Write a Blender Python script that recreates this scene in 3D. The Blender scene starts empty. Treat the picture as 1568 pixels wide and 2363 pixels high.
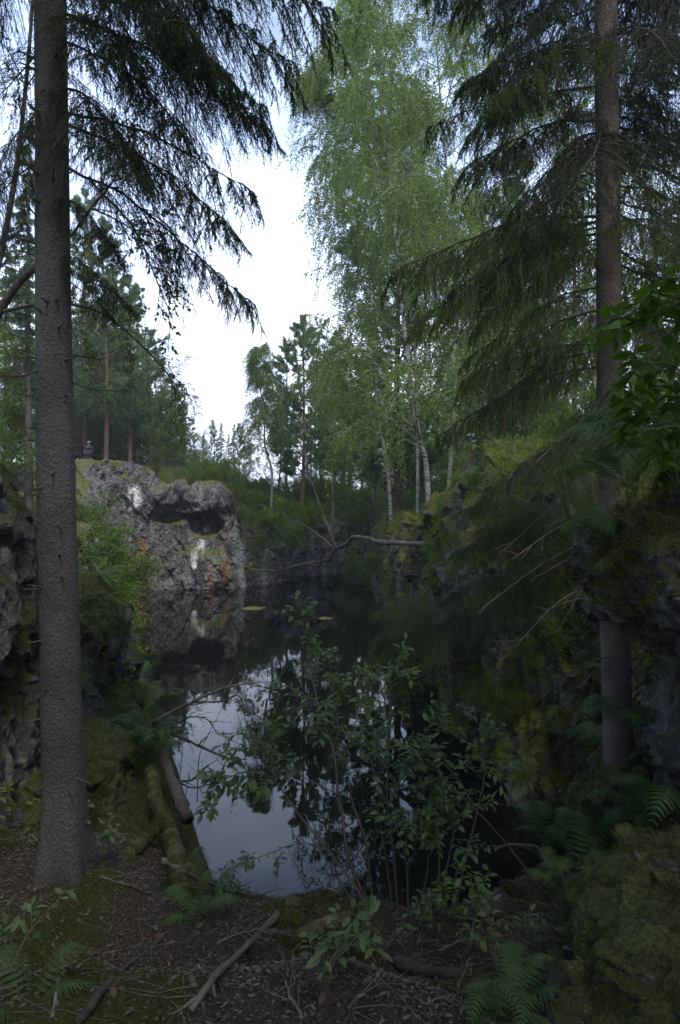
import bpy, math
import numpy as np
from mathutils import Matrix, Vector, Euler

S = bpy.context.scene
C = S.collection
F, CX, CY, CAMZ = 1500.0, 784.0, 1181.5, 4.2      # photo measured at 1568 x 2363; metres, z = 0 is the water
def at(px, py, d):
    """world point seen at photo position (px, py), d metres in front of the camera"""
    return np.array([(px - CX) / F * d, d, CAMZ - (py - CY) / F * d])

# ------------------------------------------------------------------ camera, sky, sun, exposure
cam = bpy.data.objects.new('camera', bpy.data.cameras.new('camera')); C.objects.link(cam)
cam.location = (0, 0, CAMZ); cam.rotation_euler = (math.radians(90), 0, 0)
cam.data.sensor_fit = 'VERTICAL'; cam.data.sensor_height = 36.0; cam.data.lens = 36.0 * F / 2363.0
cam.data.clip_start = 0.05; cam.data.clip_end = 2000
S.camera = cam
SUN_EL, SUN_AZ = math.radians(52), math.radians(160)      # azimuth measured from +Y towards +X
w = bpy.data.worlds.new('World'); S.world = w; w.use_nodes = True
nt = w.node_tree; N = nt.nodes; L = nt.links
bg = N['Background']
sky = N.new('ShaderNodeTexSky'); sky.sky_type = 'NISHITA'; sky.sun_disc = False
sky.sun_elevation = SUN_EL; sky.sun_rotation = SUN_AZ; sky.air_density = 1.3; sky.dust_density = 1.5
tc = N.new('ShaderNodeTexCoord'); mp = N.new('ShaderNodeMapping'); mp.inputs['Scale'].default_value = (1.0, 1.0, 2.2)
L.new(tc.outputs['Generated'], mp.inputs['Vector'])
nz = N.new('ShaderNodeTexNoise'); nz.inputs['Scale'].default_value = 1.7; nz.inputs['Detail'].default_value = 7; nz.inputs['Roughness'].default_value = .55
L.new(mp.outputs[0], nz.inputs['Vector'])
cr = N.new('ShaderNodeValToRGB'); cr.color_ramp.elements[0].position = .36; cr.color_ramp.elements[1].position = .56
cr.color_ramp.elements[0].color = (.25, .25, .25, 1); cr.color_ramp.elements[1].color = (.97, .97, .97, 1)
L.new(nz.outputs['Fac'], cr.inputs['Fac'])
cl = N.new('ShaderNodeValToRGB'); cl.color_ramp.elements[0].color = (7.4, 8.3, 10.8, 1); cl.color_ramp.elements[1].color = (10.4, 10.9, 12.2, 1)
cl.color_ramp.elements[0].position = .42; cl.color_ramp.elements[1].position = .62
nz2 = N.new('ShaderNodeTexNoise'); nz2.inputs['Scale'].default_value = 4.5; nz2.inputs['Detail'].default_value = 6
L.new(mp.outputs[0], nz2.inputs['Vector']); L.new(nz2.outputs['Fac'], cl.inputs['Fac'])
mx = N.new('ShaderNodeMix'); mx.data_type = 'RGBA'
sx = N.new('ShaderNodeSeparateXYZ'); L.new(tc.outputs['Generated'], sx.inputs[0])
el = N.new('ShaderNodeMapRange'); el.inputs[1].default_value = .2; el.inputs[2].default_value = .75; el.inputs[3].default_value = .13; el.inputs[4].default_value = -.16; L.new(sx.outputs['Z'], el.inputs[0])
ad = N.new('ShaderNodeMath'); L.new(nz.outputs['Fac'], ad.inputs[0]); L.new(el.outputs[0], ad.inputs[1]); L.new(ad.outputs[0], cr.inputs['Fac'])
L.new(cr.outputs['Color'], mx.inputs['Factor']); L.new(sky.outputs['Color'], mx.inputs[6])
hi = N.new('ShaderNodeMapRange'); hi.inputs[1].default_value = .15; hi.inputs[2].default_value = .5; L.new(sx.outputs['Z'], hi.inputs[0])
cm = N.new('ShaderNodeMix'); cm.data_type = 'RGBA'; cm.blend_type = 'MULTIPLY'; cm.inputs[7].default_value = (.76, .89, 1.12, 1)
L.new(hi.outputs[0], cm.inputs[0]); L.new(cl.outputs['Color'], cm.inputs[6]); L.new(cm.outputs[2], mx.inputs[7])
L.new(mx.outputs[2], bg.inputs['Color']); bg.inputs['Strength'].default_value = 0.1
sun = bpy.data.objects.new('sun', bpy.data.lights.new('sun', 'SUN')); C.objects.link(sun)
sun.data.energy = 1.5; sun.data.angle = math.radians(14); sun.data.color = (1, .94, .84)
sd = Vector((math.sin(SUN_AZ) * math.cos(SUN_EL), math.cos(SUN_AZ) * math.cos(SUN_EL), math.sin(SUN_EL)))
sun.rotation_euler = sd.to_track_quat('Z', 'Y').to_euler()
S.view_settings.view_transform = 'Standard'; S.view_settings.look = 'None'; S.view_settings.gamma = 1; S.view_settings.exposure = 0.95
S.cycles.max_bounces = 5; S.cycles.diffuse_bounces = 3; S.cycles.glossy_bounces = 3; S.cycles.transmission_bounces = 3
S.cycles.transparent_max_bounces = 4; S.cycles.volume_bounces = 0
S.cycles.use_denoising = True

# ------------------------------------------------------------------ numpy noise
def h01(ix, iy, iz, s):
    a = (ix.astype(np.int64) * 73856093) ^ (iy.astype(np.int64) * 19349663) ^ (iz.astype(np.int64) * 83492791) ^ (s * 2654435761)
    a &= 0xffffffff
    a = ((a ^ (a >> 16)) * 0x45d9f3b) & 0xffffffff
    a = ((a ^ (a >> 16)) * 0x45d9f3b) & 0xffffffff
    return ((a ^ (a >> 16)) & 0xffffff) / 16777216.0
def vn(p, s=0):
    i = np.floor(p).astype(np.int64); f = p - i; f = f * f * (3 - 2 * f); r = 0
    for a in (0, 1):
        for b in (0, 1):
            for c in (0, 1):
                wgt = (f[:, 0] if a else 1 - f[:, 0]) * (f[:, 1] if b else 1 - f[:, 1]) * (f[:, 2] if c else 1 - f[:, 2])
                r = r + wgt * h01(i[:, 0] + a, i[:, 1] + b, i[:, 2] + c, s)
    return r * 2 - 1
def fbm(p, o=4, s=0):
    r = 0; a = 1
    for k in range(o):
        r = r + a * vn(p * 2 ** k + 17.3 * k, s + k); a *= .5
    return r
def cells(p, s=0, tilt=.9):
    """blocky fracture field: each jittered cell is a tilted facet"""
    i = np.floor(p).astype(np.int64); best = np.full(len(p), 9e9); out = np.zeros(len(p))
    for a in (-1, 0, 1):
        for b in (-1, 0, 1):
            for c in (-1, 0, 1):
                x, y, z = i[:, 0] + a, i[:, 1] + b, i[:, 2] + c
                q = np.stack([x + h01(x, y, z, s), y + h01(x, y, z, s + 1), z + h01(x, y, z, s + 2)], 1)
                d = p - q; dd = (d * d).sum(1); m = dd < best
                v = (h01(x, y, z, s + 3) * 2 - 1) + tilt * ((h01(x, y, z, s + 4) * 2 - 1) * d[:, 0] + (h01(x, y, z, s + 5) * 2 - 1) * d[:, 1] + (h01(x, y, z, s + 6) * 2 - 1) * d[:, 2])
                best = np.where(m, dd, best); out = np.where(m, v, out)
    return out
def ss(a, b, x):
    t = np.clip((x - a) / (b - a), 0, 1); return t * t * (3 - 2 * t)

# ------------------------------------------------------------------ mesh building
def unit(v): return v / np.maximum(np.linalg.norm(v, axis=-1, keepdims=True), 1e-9)
class MB:
    def __init__(s): s.v = []; s.f = []; s.n = 0
    def add(s, v, *faces):
        v = np.asarray(v, float).reshape(-1, 3); s.v.append(v)
        for f in faces: s.f.append(np.asarray(f, np.int64) + s.n)
        s.n += len(v); return s
    def tubes(s, P, R, k=5):
        """P (n,K,3) polylines, R (n,K) radii"""
        P = np.asarray(P, float); R = np.asarray(R, float)
        if P.ndim == 2: P = P[None]; R = R[None]
        n, K = P.shape[:2]
        if n == 0: return s
        T = unit(np.gradient(P, axis=1)); d0 = unit(P[:, -1] - P[:, 0] + 1e-6)
        ref = np.where(np.abs(d0[:, 2:3]) > .8, np.array([[1., 0, 0]]), np.array([[0, 0, 1.]]))[:, None, :]
        U = unit(np.cross(T, ref)); V = np.cross(T, U)
        a = np.arange(k) / k * 2 * math.pi
        ring = P[:, :, None] + R[:, :, None, None] * (np.cos(a)[None, None, :, None] * U[:, :, None] + np.sin(a)[None, None, :, None] * V[:, :, None])
        idx = np.arange(n * K * k).reshape(n, K, k)
        A = idx[:, :-1]; B = idx[:, 1:]
        f = np.stack([A, np.roll(A, -1, 2), np.roll(B, -1, 2), B], -1).reshape(-1, 4)
        caps = [idx[:, 0, ::-1].reshape(-1, k), idx[:, -1].reshape(-1, k)]
        s.add(ring, f, *caps); return s
    def leaves(s, P, D, Nn, Ln, W, shape):
        """leaf blades at P along D, width direction D x N"""
        n = len(P)
        if n == 0: return s
        tv, tf = SHAPES[shape]; tv = np.array(tv, float)
        D = unit(D); B = unit(np.cross(D, Nn)); Nn = np.cross(B, D)
        Ln = np.broadcast_to(np.asarray(Ln, float), (n,)); W = np.broadcast_to(np.asarray(W, float), (n,))
        v = P[:, None] + tv[None, :, 0:1] * (D * Ln[:, None])[:, None] + tv[None, :, 1:2] * (B * W[:, None])[:, None] + tv[None, :, 2:3] * (Nn * Ln[:, None])[:, None]
        off = (np.arange(n) * len(tv))[:, None, None]
        s.add(v, *[(np.array(t)[None] + off).reshape(-1, np.array(t).shape[1]) for t in tf]); return s
    def mesh(s, name, mat, smooth=False, origin=(0, 0, 0)):
        v = np.concatenate(s.v) - np.asarray(origin)
        me = bpy.data.meshes.new(name)
        ls = np.concatenate([np.full(len(f), f.shape[1]) for f in s.f]); li = np.concatenate([f.ravel() for f in s.f])
        me.vertices.add(len(v)); me.vertices.foreach_set('co', v.astype(np.float32).ravel())
        me.loops.add(len(li)); me.loops.foreach_set('vertex_index', li.astype(np.int32))
        me.polygons.add(len(ls)); st = np.zeros(len(ls), np.int32); st[1:] = np.cumsum(ls)[:-1]
        me.polygons.foreach_set('loop_start', st)
        me.update(calc_edges=True)
        me.polygons.foreach_set('use_smooth', np.full(len(ls), smooth))
        if mat: me.materials.append(mat)
        return me
    def build(s, name, mat, parent=None, smooth=False, origin=None):
        if origin is None: origin = (0, 0, 0) if parent is None else WORLD[parent.name]
        me = s.mesh(name, mat, smooth, origin)
        return link(name, me, parent, origin)
SHAPES = {
    'tri': ([(0, -.5, 0), (1, 0, 0), (0, .5, 0)], [[[0, 1, 2]]]),
    'dia': ([(0, 0, 0), (.45, .5, .06), (1, 0, 0), (.45, -.5, .06)], [[[0, 3, 2], [0, 2, 1]]]),
    'leaf': ([(0, 0, 0), (.22, .36, .05), (.5, .5, .06), (.8, .3, .0), (1, 0, -.08), (.8, -.3, .0), (.5, -.5, .06), (.22, -.36, .05), (.5, 0, 0)],
             [[[0, 8, 2, 1], [8, 4, 3, 2], [0, 7, 6, 8], [8, 6, 5, 4]]]),
    'litter': ([(0, 0, 0), (.4, .4, .12), (1, .1, .02), (.6, -.4, .1)], [[[0, 3, 2, 1]]]),
}
WORLD = {}
def link(name, me, parent=None, origin=(0, 0, 0)):
    o = bpy.data.objects.new(name, me); C.objects.link(o)
    WORLD[o.name] = np.array(origin, float)
    if parent is not None:
        o.parent = parent; o.location = WORLD[o.name] - WORLD[parent.name]
    else: o.location = origin
    return o
def empty(name, loc):
    return link(name, None, None, loc)
def tag(o, label=None, cat=None, group=None, kind=None):
    for k, v in (('label', label), ('category', cat), ('group', group), ('kind', kind)):
        if v: o[k] = v
    return o
def copy_tree(root, loc, rz=0, sc=1.0, label=None, group=None, rx=0):
    r = root.copy(); C.objects.link(r); WORLD[r.name] = np.array(loc, float)
    r.location = loc; r.rotation_euler = (rx, 0, rz); r.scale = (sc,) * 3
    for ch in root.children:
        c = ch.copy(); C.objects.link(c); c.parent = r
        for g in ch.children:
            d = g.copy(); C.objects.link(d); d.parent = c
    if label: r['label'] = label
    if group: r['group'] = group
    return r

# ------------------------------------------------------------------ growth of branches
def curves(Pt, D, Ln, g, K, rng, wob=.05):
    """n quadratic shoots from Pt along D, drooping by g (metres per metre^2 of length)"""
    n = len(Pt); t = np.linspace(0, 1, K)[None, :, None]; Ln = np.asarray(Ln)[:, None, None]
    g = np.broadcast_to(np.asarray(g, float), (n,))[:, None, None]
    P = Pt[:, None] + D[:, None] * Ln * t + np.array([0, 0, 1.]) * g * Ln * t ** 2
    wb = rng.normal(0, 1, (n, K, 3)); wb[:, 0] = 0; wb = np.cumsum(wb, 1)
    return P + wb * Ln * wob / K
def sample(P, t):
    """points and tangents at t (n,m) on polylines P (n,K,3)"""
    n, K = P.shape[:2]; x = np.clip(t, 0, .9999) * (K - 1); i = x.astype(int); f = (x - i)[..., None]
    r = np.arange(n)[:, None]; a = P[r, i]; b = P[r, i + 1]
    return (a + (b - a) * f).reshape(-1, 3), unit(b - a).reshape(-1, 3)
def spawn(P, m, t0, t1, ang, asd, rng, flat=False):
    n = len(P); t = (np.arange(m)[None] + rng.random((n, m))) / m * (t1 - t0) + t0
    q, T = sample(P, t)
    if flat:
        side = np.where((np.arange(m)[None] + np.zeros((n, 1))).ravel() % 2 == 0, 1., -1.)[:, None]
        Q = unit(np.cross(T, np.array([0, 0, 1.]))) * side + rng.normal(0, .18, q.shape)
        Q = unit(Q - (Q * T).sum(1, keepdims=True) * T)
    else:
        Q = rng.normal(0, 1, q.shape); Q = unit(Q - (Q * T).sum(1, keepdims=True) * T)
    a = (ang + rng.normal(0, asd, len(q)))[:, None]
    return q, unit(T * np.cos(a) + Q * np.sin(a)), t.ravel(), T
def rad(P, r0, r1):
    K = P.shape[1]; t = np.linspace(0, 1, K)[None]; r0 = np.broadcast_to(np.asarray(r0, float), (len(P),))[:, None]; r1 = np.broadcast_to(np.asarray(r1, float), (len(P),))[:, None]
    return r0 + (r1 - r0) * t
def poly(pts, K=None):
    """smooth polyline through pts (Catmull-Rom)"""
    pts = np.array(pts, float); n = len(pts); K = K or (n - 1) * 5 + 1
    e = np.vstack([2 * pts[0] - pts[1], pts, 2 * pts[-1] - pts[-2]]); out = []
    for u in np.linspace(0, n - 1 - 1e-6, K):
        i = int(u); f = u - i; a, b, c, d = e[i:i + 4]
        out.append(.5 * (2 * b + (c - a) * f + (2 * a - 5 * b + 4 * c - d) * f * f + (3 * b - a - 3 * c + d) * f ** 3))
    return np.array(out)
def rough(P, amp, rng):
    w_ = rng.normal(0, amp, P.shape); w_[0] = 0; return P + w_

# ------------------------------------------------------------------ materials
def mat(name, rough_=.9, spec=.25):
    m = bpy.data.materials.new(name); m.use_nodes = True; b = m.node_tree.nodes['Principled BSDF']
    b.inputs['Roughness'].default_value = rough_; b.inputs['Specular IOR Level'].default_value = spec
    return m, m.node_tree.nodes, m.node_tree.links, b
def noise(N, L, scale, detail=5, rough_=.6, vec=None, stretch=None, coord='Object'):
    t = N.new('ShaderNodeTexNoise'); t.inputs['Scale'].default_value = scale; t.inputs['Detail'].default_value = detail; t.inputs['Roughness'].default_value = rough_
    c = N.new('ShaderNodeTexCoord')
    if stretch:
        m_ = N.new('ShaderNodeMapping'); m_.inputs['Scale'].default_value = stretch; L.new(c.outputs[coord], m_.inputs[0]); L.new(m_.outputs[0], t.inputs['Vector'])
    else: L.new(c.outputs[coord], t.inputs['Vector'])
    return t.outputs['Fac']
def ramp(N, L, src, stops):
    r = N.new('ShaderNodeValToRGB'); L.new(src, r.inputs['Fac']); e = r.color_ramp.elements
    while len(e) < len(stops): e.new(.5)
    for q, (p, c) in zip(e, stops):
        q.position = p; q.color = (*c, 1) if len(c) == 3 else c
    return r.outputs['Color']
def g1(v): return (v, v, v)
def mixc(N, L, fac, a, b, mode='MIX'):
    m = N.new('ShaderNodeMix'); m.data_type = 'RGBA'; m.blend_type = mode
    for i, s_ in ((0, fac), (6, a), (7, b)):
        if isinstance(s_, (int, float)): m.inputs[i].default_value = s_
        elif isinstance(s_, tuple): m.inputs[i].default_value = (*s_, 1)
        else: L.new(s_, m.inputs[i])
    return m.outputs[2]
def bump(N, L, b, h, dist, st=1.0, prev=None):
    n_ = N.new('ShaderNodeBump'); n_.inputs['Distance'].default_value = dist; n_.inputs['Strength'].default_value = st
    L.new(h, n_.inputs['Height'])
    if prev: L.new(prev, n_.inputs['Normal'])
    L.new(n_.outputs[0], b.inputs['Normal']); return n_.outputs[0]
def vor(N, L, scale, stretch, feature='F1'):
    t = N.new('ShaderNodeTexVoronoi'); t.feature = feature; t.inputs['Scale'].default_value = scale
    c = N.new('ShaderNodeTexCoord'); m_ = N.new('ShaderNodeMapping'); m_.inputs['Scale'].default_value = stretch
    L.new(c.outputs['Object'], m_.inputs[0]); L.new(m_.outputs[0], t.inputs['Vector']); return t.outputs['Distance']
def bark(name, c0, c1, c2, sc=28, st=(1, 1, .35), dist=.02, moss=None):
    m, N, L, b = mat(name)
    v = vor(N, L, sc, st); n = noise(N, L, sc * 2.2, 6, .7, stretch=st); big = noise(N, L, 2.3, 4)
    col = mixc(N, L, ramp(N, L, v, [(.05, g1(0)), (.5, g1(1))]), c1, c0)
    col = mixc(N, L, ramp(N, L, n, [(.35, g1(0)), (.7, g1(1))]), col, c2)
    col = mixc(N, L, ramp(N, L, big, [(.42, g1(0)), (.68, g1(.7))]), col, tuple(x * .62 for x in c1))
    if moss:
        mn = noise(N, L, 5.5, 7, .7); col = mixc(N, L, ramp(N, L, mn, [(.45, g1(0)), (.55, g1(1))]), col, moss)
    L.new(col, b.inputs['Base Color'])
    p = bump(N, L, b, v, dist, .9); bump(N, L, b, n, dist * .7, 1, p); return m
def leafy(name, c0, c1, trans=.3, rough_=.5, spec=.3):
    m, N, L, b = mat(name, rough_, spec); gm = N.new('ShaderNodeNewGeometry')
    n = noise(N, L, .9, 3)
    r = ramp(N, L, gm.outputs['Random Per Island'], [(0, c0), (.5, tuple((x + y) / 2 for x, y in zip(c0, c1))), (1, c1)])
    c = mixc(N, L, ramp(N, L, n, [(.35, g1(.0)), (.65, g1(.45))]), r, tuple(x * .55 for x in c0))
    L.new(c, b.inputs['Base Color'])
    if trans:
        t = N.new('ShaderNodeBsdfTranslucent'); L.new(mixc(N, L, 1.0, c, (1.15, 1.35, .6), 'MULTIPLY'), t.inputs['Color'])
        x = N.new('ShaderNodeMixShader'); x.inputs[0].default_value = trans; L.new(b.outputs[0], x.inputs[1]); L.new(t.outputs[0], x.inputs[2])
        L.new(x.outputs[0], N['Material Output'].inputs['Surface'])
    return m
def rockmat(name, base, dark, light, mossA=(.022, .026, .005), mossB=(.085, .078, .017), scale=1.0, patch=.5):
    m, N, L, b = mat(name, .85, .3)
    big = noise(N, L, 1.1 * scale, 6, .65); mid = noise(N, L, 5.5 * scale, 8, .7); fine = noise(N, L, 30 * scale, 6, .7)
    vert = noise(N, L, 2.2 * scale, 6, .7, stretch=(1, 1, .22))
    c = mixc(N, L, ramp(N, L, big, [(.36, g1(0)), (.62, g1(1))]), dark, base)
    c = mixc(N, L, ramp(N, L, vert, [(.5, g1(0)), (.66, g1(patch))]), c, light)
    c = mixc(N, L, ramp(N, L, mid, [(.53, g1(0)), (.6, g1(patch * .8))]), c, light)
    c = mixc(N, L, ramp(N, L, fine, [(.4, g1(.55)), (.62, g1(0))]), c, tuple(x * .45 for x in dark))
    def attr(n_):
        a = N.new('ShaderNodeAttribute'); a.attribute_name = n_; return a.outputs['Fac']
    def masked(n_, lo, hi):
        k = N.new('ShaderNodeMath'); k.operation = 'MULTIPLY'; L.new(attr(n_), k.inputs[0])
        L.new(ramp(N, L, noise(N, L, 3.2 * scale, 6, .75, stretch=(1, 1, .35)), [(lo, g1(0)), (hi, g1(1))]), k.inputs[1]); return k.outputs[0]
    c = mixc(N, L, masked('rust', .36, .6), c, (.3, .13, .045))
    c = mixc(N, L, masked('white', .3, .5), c, (.72, .72, .7))
    c = mixc(N, L, masked('copper', .38, .6), c, (.22, .3, .25))
    mc = mixc(N, L, ramp(N, L, fine, [(.4, g1(0)), (.62, g1(1))]), mossA, mossB)
    mc = mixc(N, L, ramp(N, L, mid, [(.42, g1(0)), (.6, g1(.6))]), mc, tuple(.5 * v for v in mossA))
    c = mixc(N, L, attr('moss'), c, mc)
    L.new(c, b.inputs['Base Color'])
    p = bump(N, L, b, mid, .06 / scale, .8); bump(N, L, b, fine, .02 / scale, .8, p)
    return m
M = {}
M['bark_spruce'] = bark('bark_spruce', (.08, .072, .067), (.045, .04, .037), (.12, .114, .106), 75, (1, 1, .6), .014)
M['bark_spruce_light'] = bark('bark_spruce_light', (.14, .12, .1), (.085, .07, .06), (.19, .17, .15), 80, (1, 1, .6), .01)
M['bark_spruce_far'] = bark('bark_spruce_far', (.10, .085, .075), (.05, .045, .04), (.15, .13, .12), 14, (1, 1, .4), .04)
M['bark_pine'] = bark('bark_pine', (.12, .075, .052), (.06, .045, .038), (.17, .11, .075), 9, (1, 1, .3), .05)
M['bark_dark'] = bark('bark_dark', (.07, .06, .05), (.035, .03, .026), (.11, .1, .085), 22, (1, 1, .3), .02)
M['bark_shrub'] = bark('bark_shrub', (.12, .1, .075), (.07, .06, .045), (.16, .14, .11), 60, (1, 1, .3), .003)
M['deadwood'] = bark('deadwood', (.12, .1, .085), (.06, .05, .042), (.19, .165, .14), 70, (1, 1, .3), .004)
M['mossy_bark'] = bark('mossy_bark', (.1, .085, .04), (.06, .05, .03), (.14, .12, .06), 40, (1, 1, 1), .02, (.09, .085, .018))
m, N_, L_, b_ = mat('bark_birch', .7); M['bark_birch'] = m
n1 = noise(N_, L_, 3.0, 5, .7, stretch=(1, 1, 6)); n2 = noise(N_, L_, 2.0, 5, .6)
c_ = mixc(N_, L_, ramp(N_, L_, n1, [(.5, g1(0)), (.58, g1(1))]), (.3, .295, .275), (.05, .045, .04))
c_ = mixc(N_, L_, ramp(N_, L_, n2, [(.52, g1(0)), (.62, g1(.85))]), c_, (.12, .11, .09))
L_.new(c_, b_.inputs['Base Color'])
M['spruce'] = leafy('spruce_needles', (.025, .045, .017), (.055, .085, .03), .15, .6, .15)
M['spruce_fresh'] = leafy('spruce_needles_fresh', (.065, .105, .022), (.12, .17, .04), .28, .6, .15)
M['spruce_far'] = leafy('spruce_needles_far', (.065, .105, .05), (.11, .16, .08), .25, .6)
M['pine'] = leafy('pine_needles', (.13, .185, .09), (.21, .27, .13), .35, .6)
M['juniper'] = leafy('juniper_needles', (.075, .115, .03), (.14, .18, .05), .25, .6)
M['birch_leaf'] = leafy('birch_leaf', (.14, .19, .055), (.24, .3, .09), .47, .45)
M['broad_leaf'] = leafy('broad_leaf', (.1, .15, .025), (.18, .245, .05), .47)
M['shade_leaf'] = leafy('shade_leaf', (.08, .12, .05), (.15, .2, .085), .4, .5, .25)
M['cherry_leaf'] = leafy('cherry_leaf', (.055, .1, .012), (.085, .15, .018), .45)
M['rowan_leaf'] = leafy('rowan_leaf', (.05, .08, .02), (.13, .15, .03), .35)
M['fern'] = leafy('fern_leaf', (.045, .085, .022), (.08, .13, .04), .35)
M['moss'] = leafy('moss_tuft', (.026, .036, .007), (.07, .078, .017), .15, .8)
M['moss_bright'] = leafy('moss_bright', (.045, .055, .01), (.12, .125, .028), .2, .8)
M['litter'] = leafy('dry_litter', (.035, .028, .02), (.16, .13, .1), .05, .7)
M['twigs'] = bark('dead_twigs', (.11, .09, .075), (.06, .05, .042), (.17, .145, .12), 70, (1, 1, .3), .004)
M['grassy'] = leafy('grass_blade', (.06, .08, .02), (.12, .14, .04), .3)
M['rock_far'] = rockmat('rock_far', (.125, .12, .12), (.06, .058, .062), (.33, .315, .3), (.09, .095, .02), (.17, .16, .06), .55, .85)
M['rock_right'] = rockmat('rock_right', (.12, .112, .085), (.055, .052, .04), (.29, .275, .225), (.055, .068, .01), (.15, .15, .032), scale=.8, patch=.7)  # right cliff; moss colours raised to stand for sun on its ledges
M['rock_near'] = rockmat('rock_near', (.075, .072, .066), (.032, .031, .029), (.23, .225, .21), (.026, .034, .006), (.08, .085, .018), scale=1.8, patch=.75)
m, N_, L_, b_ = mat('forest_floor', .95, .1); M['ground'] = m
a_ = N_.new('ShaderNodeAttribute'); a_.attribute_name = 'moss'
f_ = noise(N_, L_, 45, 8, .75); md = noise(N_, L_, 9, 7, .7)
c_ = ramp(N_, L_, f_, [(.3, (.016, .012, .009)), (.5, (.05, .039, .028)), (.6, (.09, .072, .052)), (.72, (.17, .14, .11))])
c_ = mixc(N_, L_, ramp(N_, L_, md, [(.4, g1(0)), (.65, g1(.6))]), c_, (.045, .035, .022))
mc = ramp(N_, L_, f_, [(.35, (.024, .03, .006)), (.65, (.075, .075, .018))])
c_ = mixc(N_, L_, a_.outputs['Fac'], c_, mc); L_.new(c_, b_.inputs['Base Color'])
p_ = bump(N_, L_, b_, md, .05, .9); bump(N_, L_, b_, f_, .02, 1, p_)
m, N_, L_, b_ = mat('lake_water', .015, .5); M['water'] = m
b_.inputs['Specular IOR Level'].default_value = .4; b_.inputs['Base Color'].default_value = (.0045, .005, .0045, 1); b_.inputs['IOR'].default_value = 1.333
bump(N_, L_, b_, noise(N_, L_, .9, 3, .5), .006, .5)
def plain(name, col, r=.8, spec=.2):
    m, N, L, b = mat(name, r, spec); n = noise(N, L, 14, 5)
    L.new(mixc(N, L, ramp(N, L, n, [(.35, g1(0)), (.7, g1(1))]), tuple(x * .7 for x in col), col), b.inputs['Base Color']); return m
M['darkwood'] = plain('dark_wood', (.035, .03, .03)); M['greywood'] = plain('grey_wood', (.2, .18, .17))
M['white_cloth'] = plain('white_cloth', (.8, .8, .8)); M['skin'] = plain('skin', (.5, .3, .22), .6)
M['grey_cloth'] = plain('grey_cloth', (.16, .17, .19)); M['red_cloth'] = plain('brown_cloth', (.2, .1, .07))
M['lily'] = plain('lily_leaf', (.2, .19, .04), .5)
M['pale_stone'] = plain('pale_stone', (.6, .6, .62))
M['cone'] = plain('spruce_cone', (.09, .055, .035))
# ------------------------------------------------------------------ terrain
SHORE = np.array([(-1.1, 6.7), (-1.8, 8.4), (-2.6, 10.6), (-3.4, 12.5), (-4.8, 15), (-6.8, 19), (-8.8, 24), (-10.2, 29), (-11.9, 34.6), (-9, 35.8), (-5.5, 36.8),
                  (-4.2, 38.5), (-1.8, 42.5), (.5, 45.3), (2.2, 44), (1.9, 33), (2.0, 26), (2.0, 18), (1.9, 14), (2.1, 11), (2.7, 8.8), (2.6, 7.6), (1.9, 6.6), (.6, 6.3), (-.3, 6.35)], float)
def sdist(x, y):
    """signed distance to the shore, positive on land"""
    d = np.full(x.shape, 1e9); ins = np.zeros(x.shape, bool); n = len(SHORE)
    for i in range(n):
        ax, ay = SHORE[i]; bx, by = SHORE[(i + 1) % n]; ex, ey = bx - ax, by - ay
        t = np.clip(((x - ax) * ex + (y - ay) * ey) / (ex * ex + ey * ey), 0, 1)
        d = np.minimum(d, np.hypot(x - ax - t * ex, y - ay - t * ey))
        c = ((ay > y) != (by > y)) & (x < (bx - ax) * (y - ay) / (by - ay + 1e-12) + ax); ins ^= c
    return np.where(ins, -d, d)
# x, y, z of the land, and how wide the drop to the water is there
CTRL = np.array([(0, -3, 2.9, 1.6), (0, 0, 2.7, 1.6), (0, 2.4, 2.18, 1.6), (-1.4, 2.4, 2.2, 1.6), (1.4, 2.4, 2.05, 1.6), (-2, 4.6, 1.72, 1.6), (-.8, 4.2, 1.55, 1.6), (0, 4.6, 1.32, 1.6), (-.8, 5.1, 1.2, 1.6),
                 (1.0, 4.6, 1.38, 1.6), (.8, 5.3, 1.0, 1.6), (1.5, 5.2, 1.15, 1.3), (2.2, 5.5, 1.3, 1.2), (2.0, 4.0, 1.9, 1.6), (2.9, 4.9, 2.2, 1.6), (2.4, 2.6, 2.2, 1.6), (-2.3, 6.3, 1.3, 1.2), (-2.7, 8, 1.35, 1.3), (-3.2, 9.5, 1.5, 1.5),
                 (-5, 12.5, 2.4, 1.6), (-7, 15, 3.0, 1.8), (-10, 22, 3.6, 2), (-13, 28, 4.6, 2), (-15, 35, 6.4, 2), (-20, 45, 7.3, 1.6), (-13, 42, 6.75, 1.6), (-11, 43.5, 6.75, 1.6), (-17, 38, 6.8, 2), (-8, 40, 5.9, 1.6), (-5, 42, 5.0, 1.6), (-2, 46, 4.4, 1.6), (2.5, 50, 4.2, 2), (0, 60, 5, 2),
                 (-10, 60, 7, 2), (-5, 48, 5.4, 2), (6, 42, 4.2, 1.6), (4.5, 33, 4.2, 1.4), (4.5, 25, 4.3, 1.4), (4.5, 18, 4.8, 1.4), (4.5, 14, 5.3, 1.4), (4.8, 10, 5.2, 1.4), (6, 7, 5, 1.4), (12, 15, 6.4, 2), (12, 30, 6, 2),
                 (20, 60, 6, 2), (0, 100, 7, 2), (-40, 60, 9, 2), (40, 40, 8, 2), (-30, 20, 8, 2), (30, 10, 8, 2), (-12, 0, 5.4, 2), (12, 0, 6, 2), (0, -15, 4, 2), (0, 200, 9, 2)], float)
def wallx(y): return np.interp(y, [-1, 3, 5.5, 7, 8.4, 9.6, 10.8, 12], [-3.0, -3.15, -3.05, -2.95, -2.95, -3.25, -3.9, -4.8])
def wallz(y): return np.interp(y, [-1, 5.3, 6.2, 7.2, 8.4, 9.6, 10.8, 12], [5.0, 5.1, 4.6, 3.55, 3.1, 3.0, 2.8, 2.5])
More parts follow.
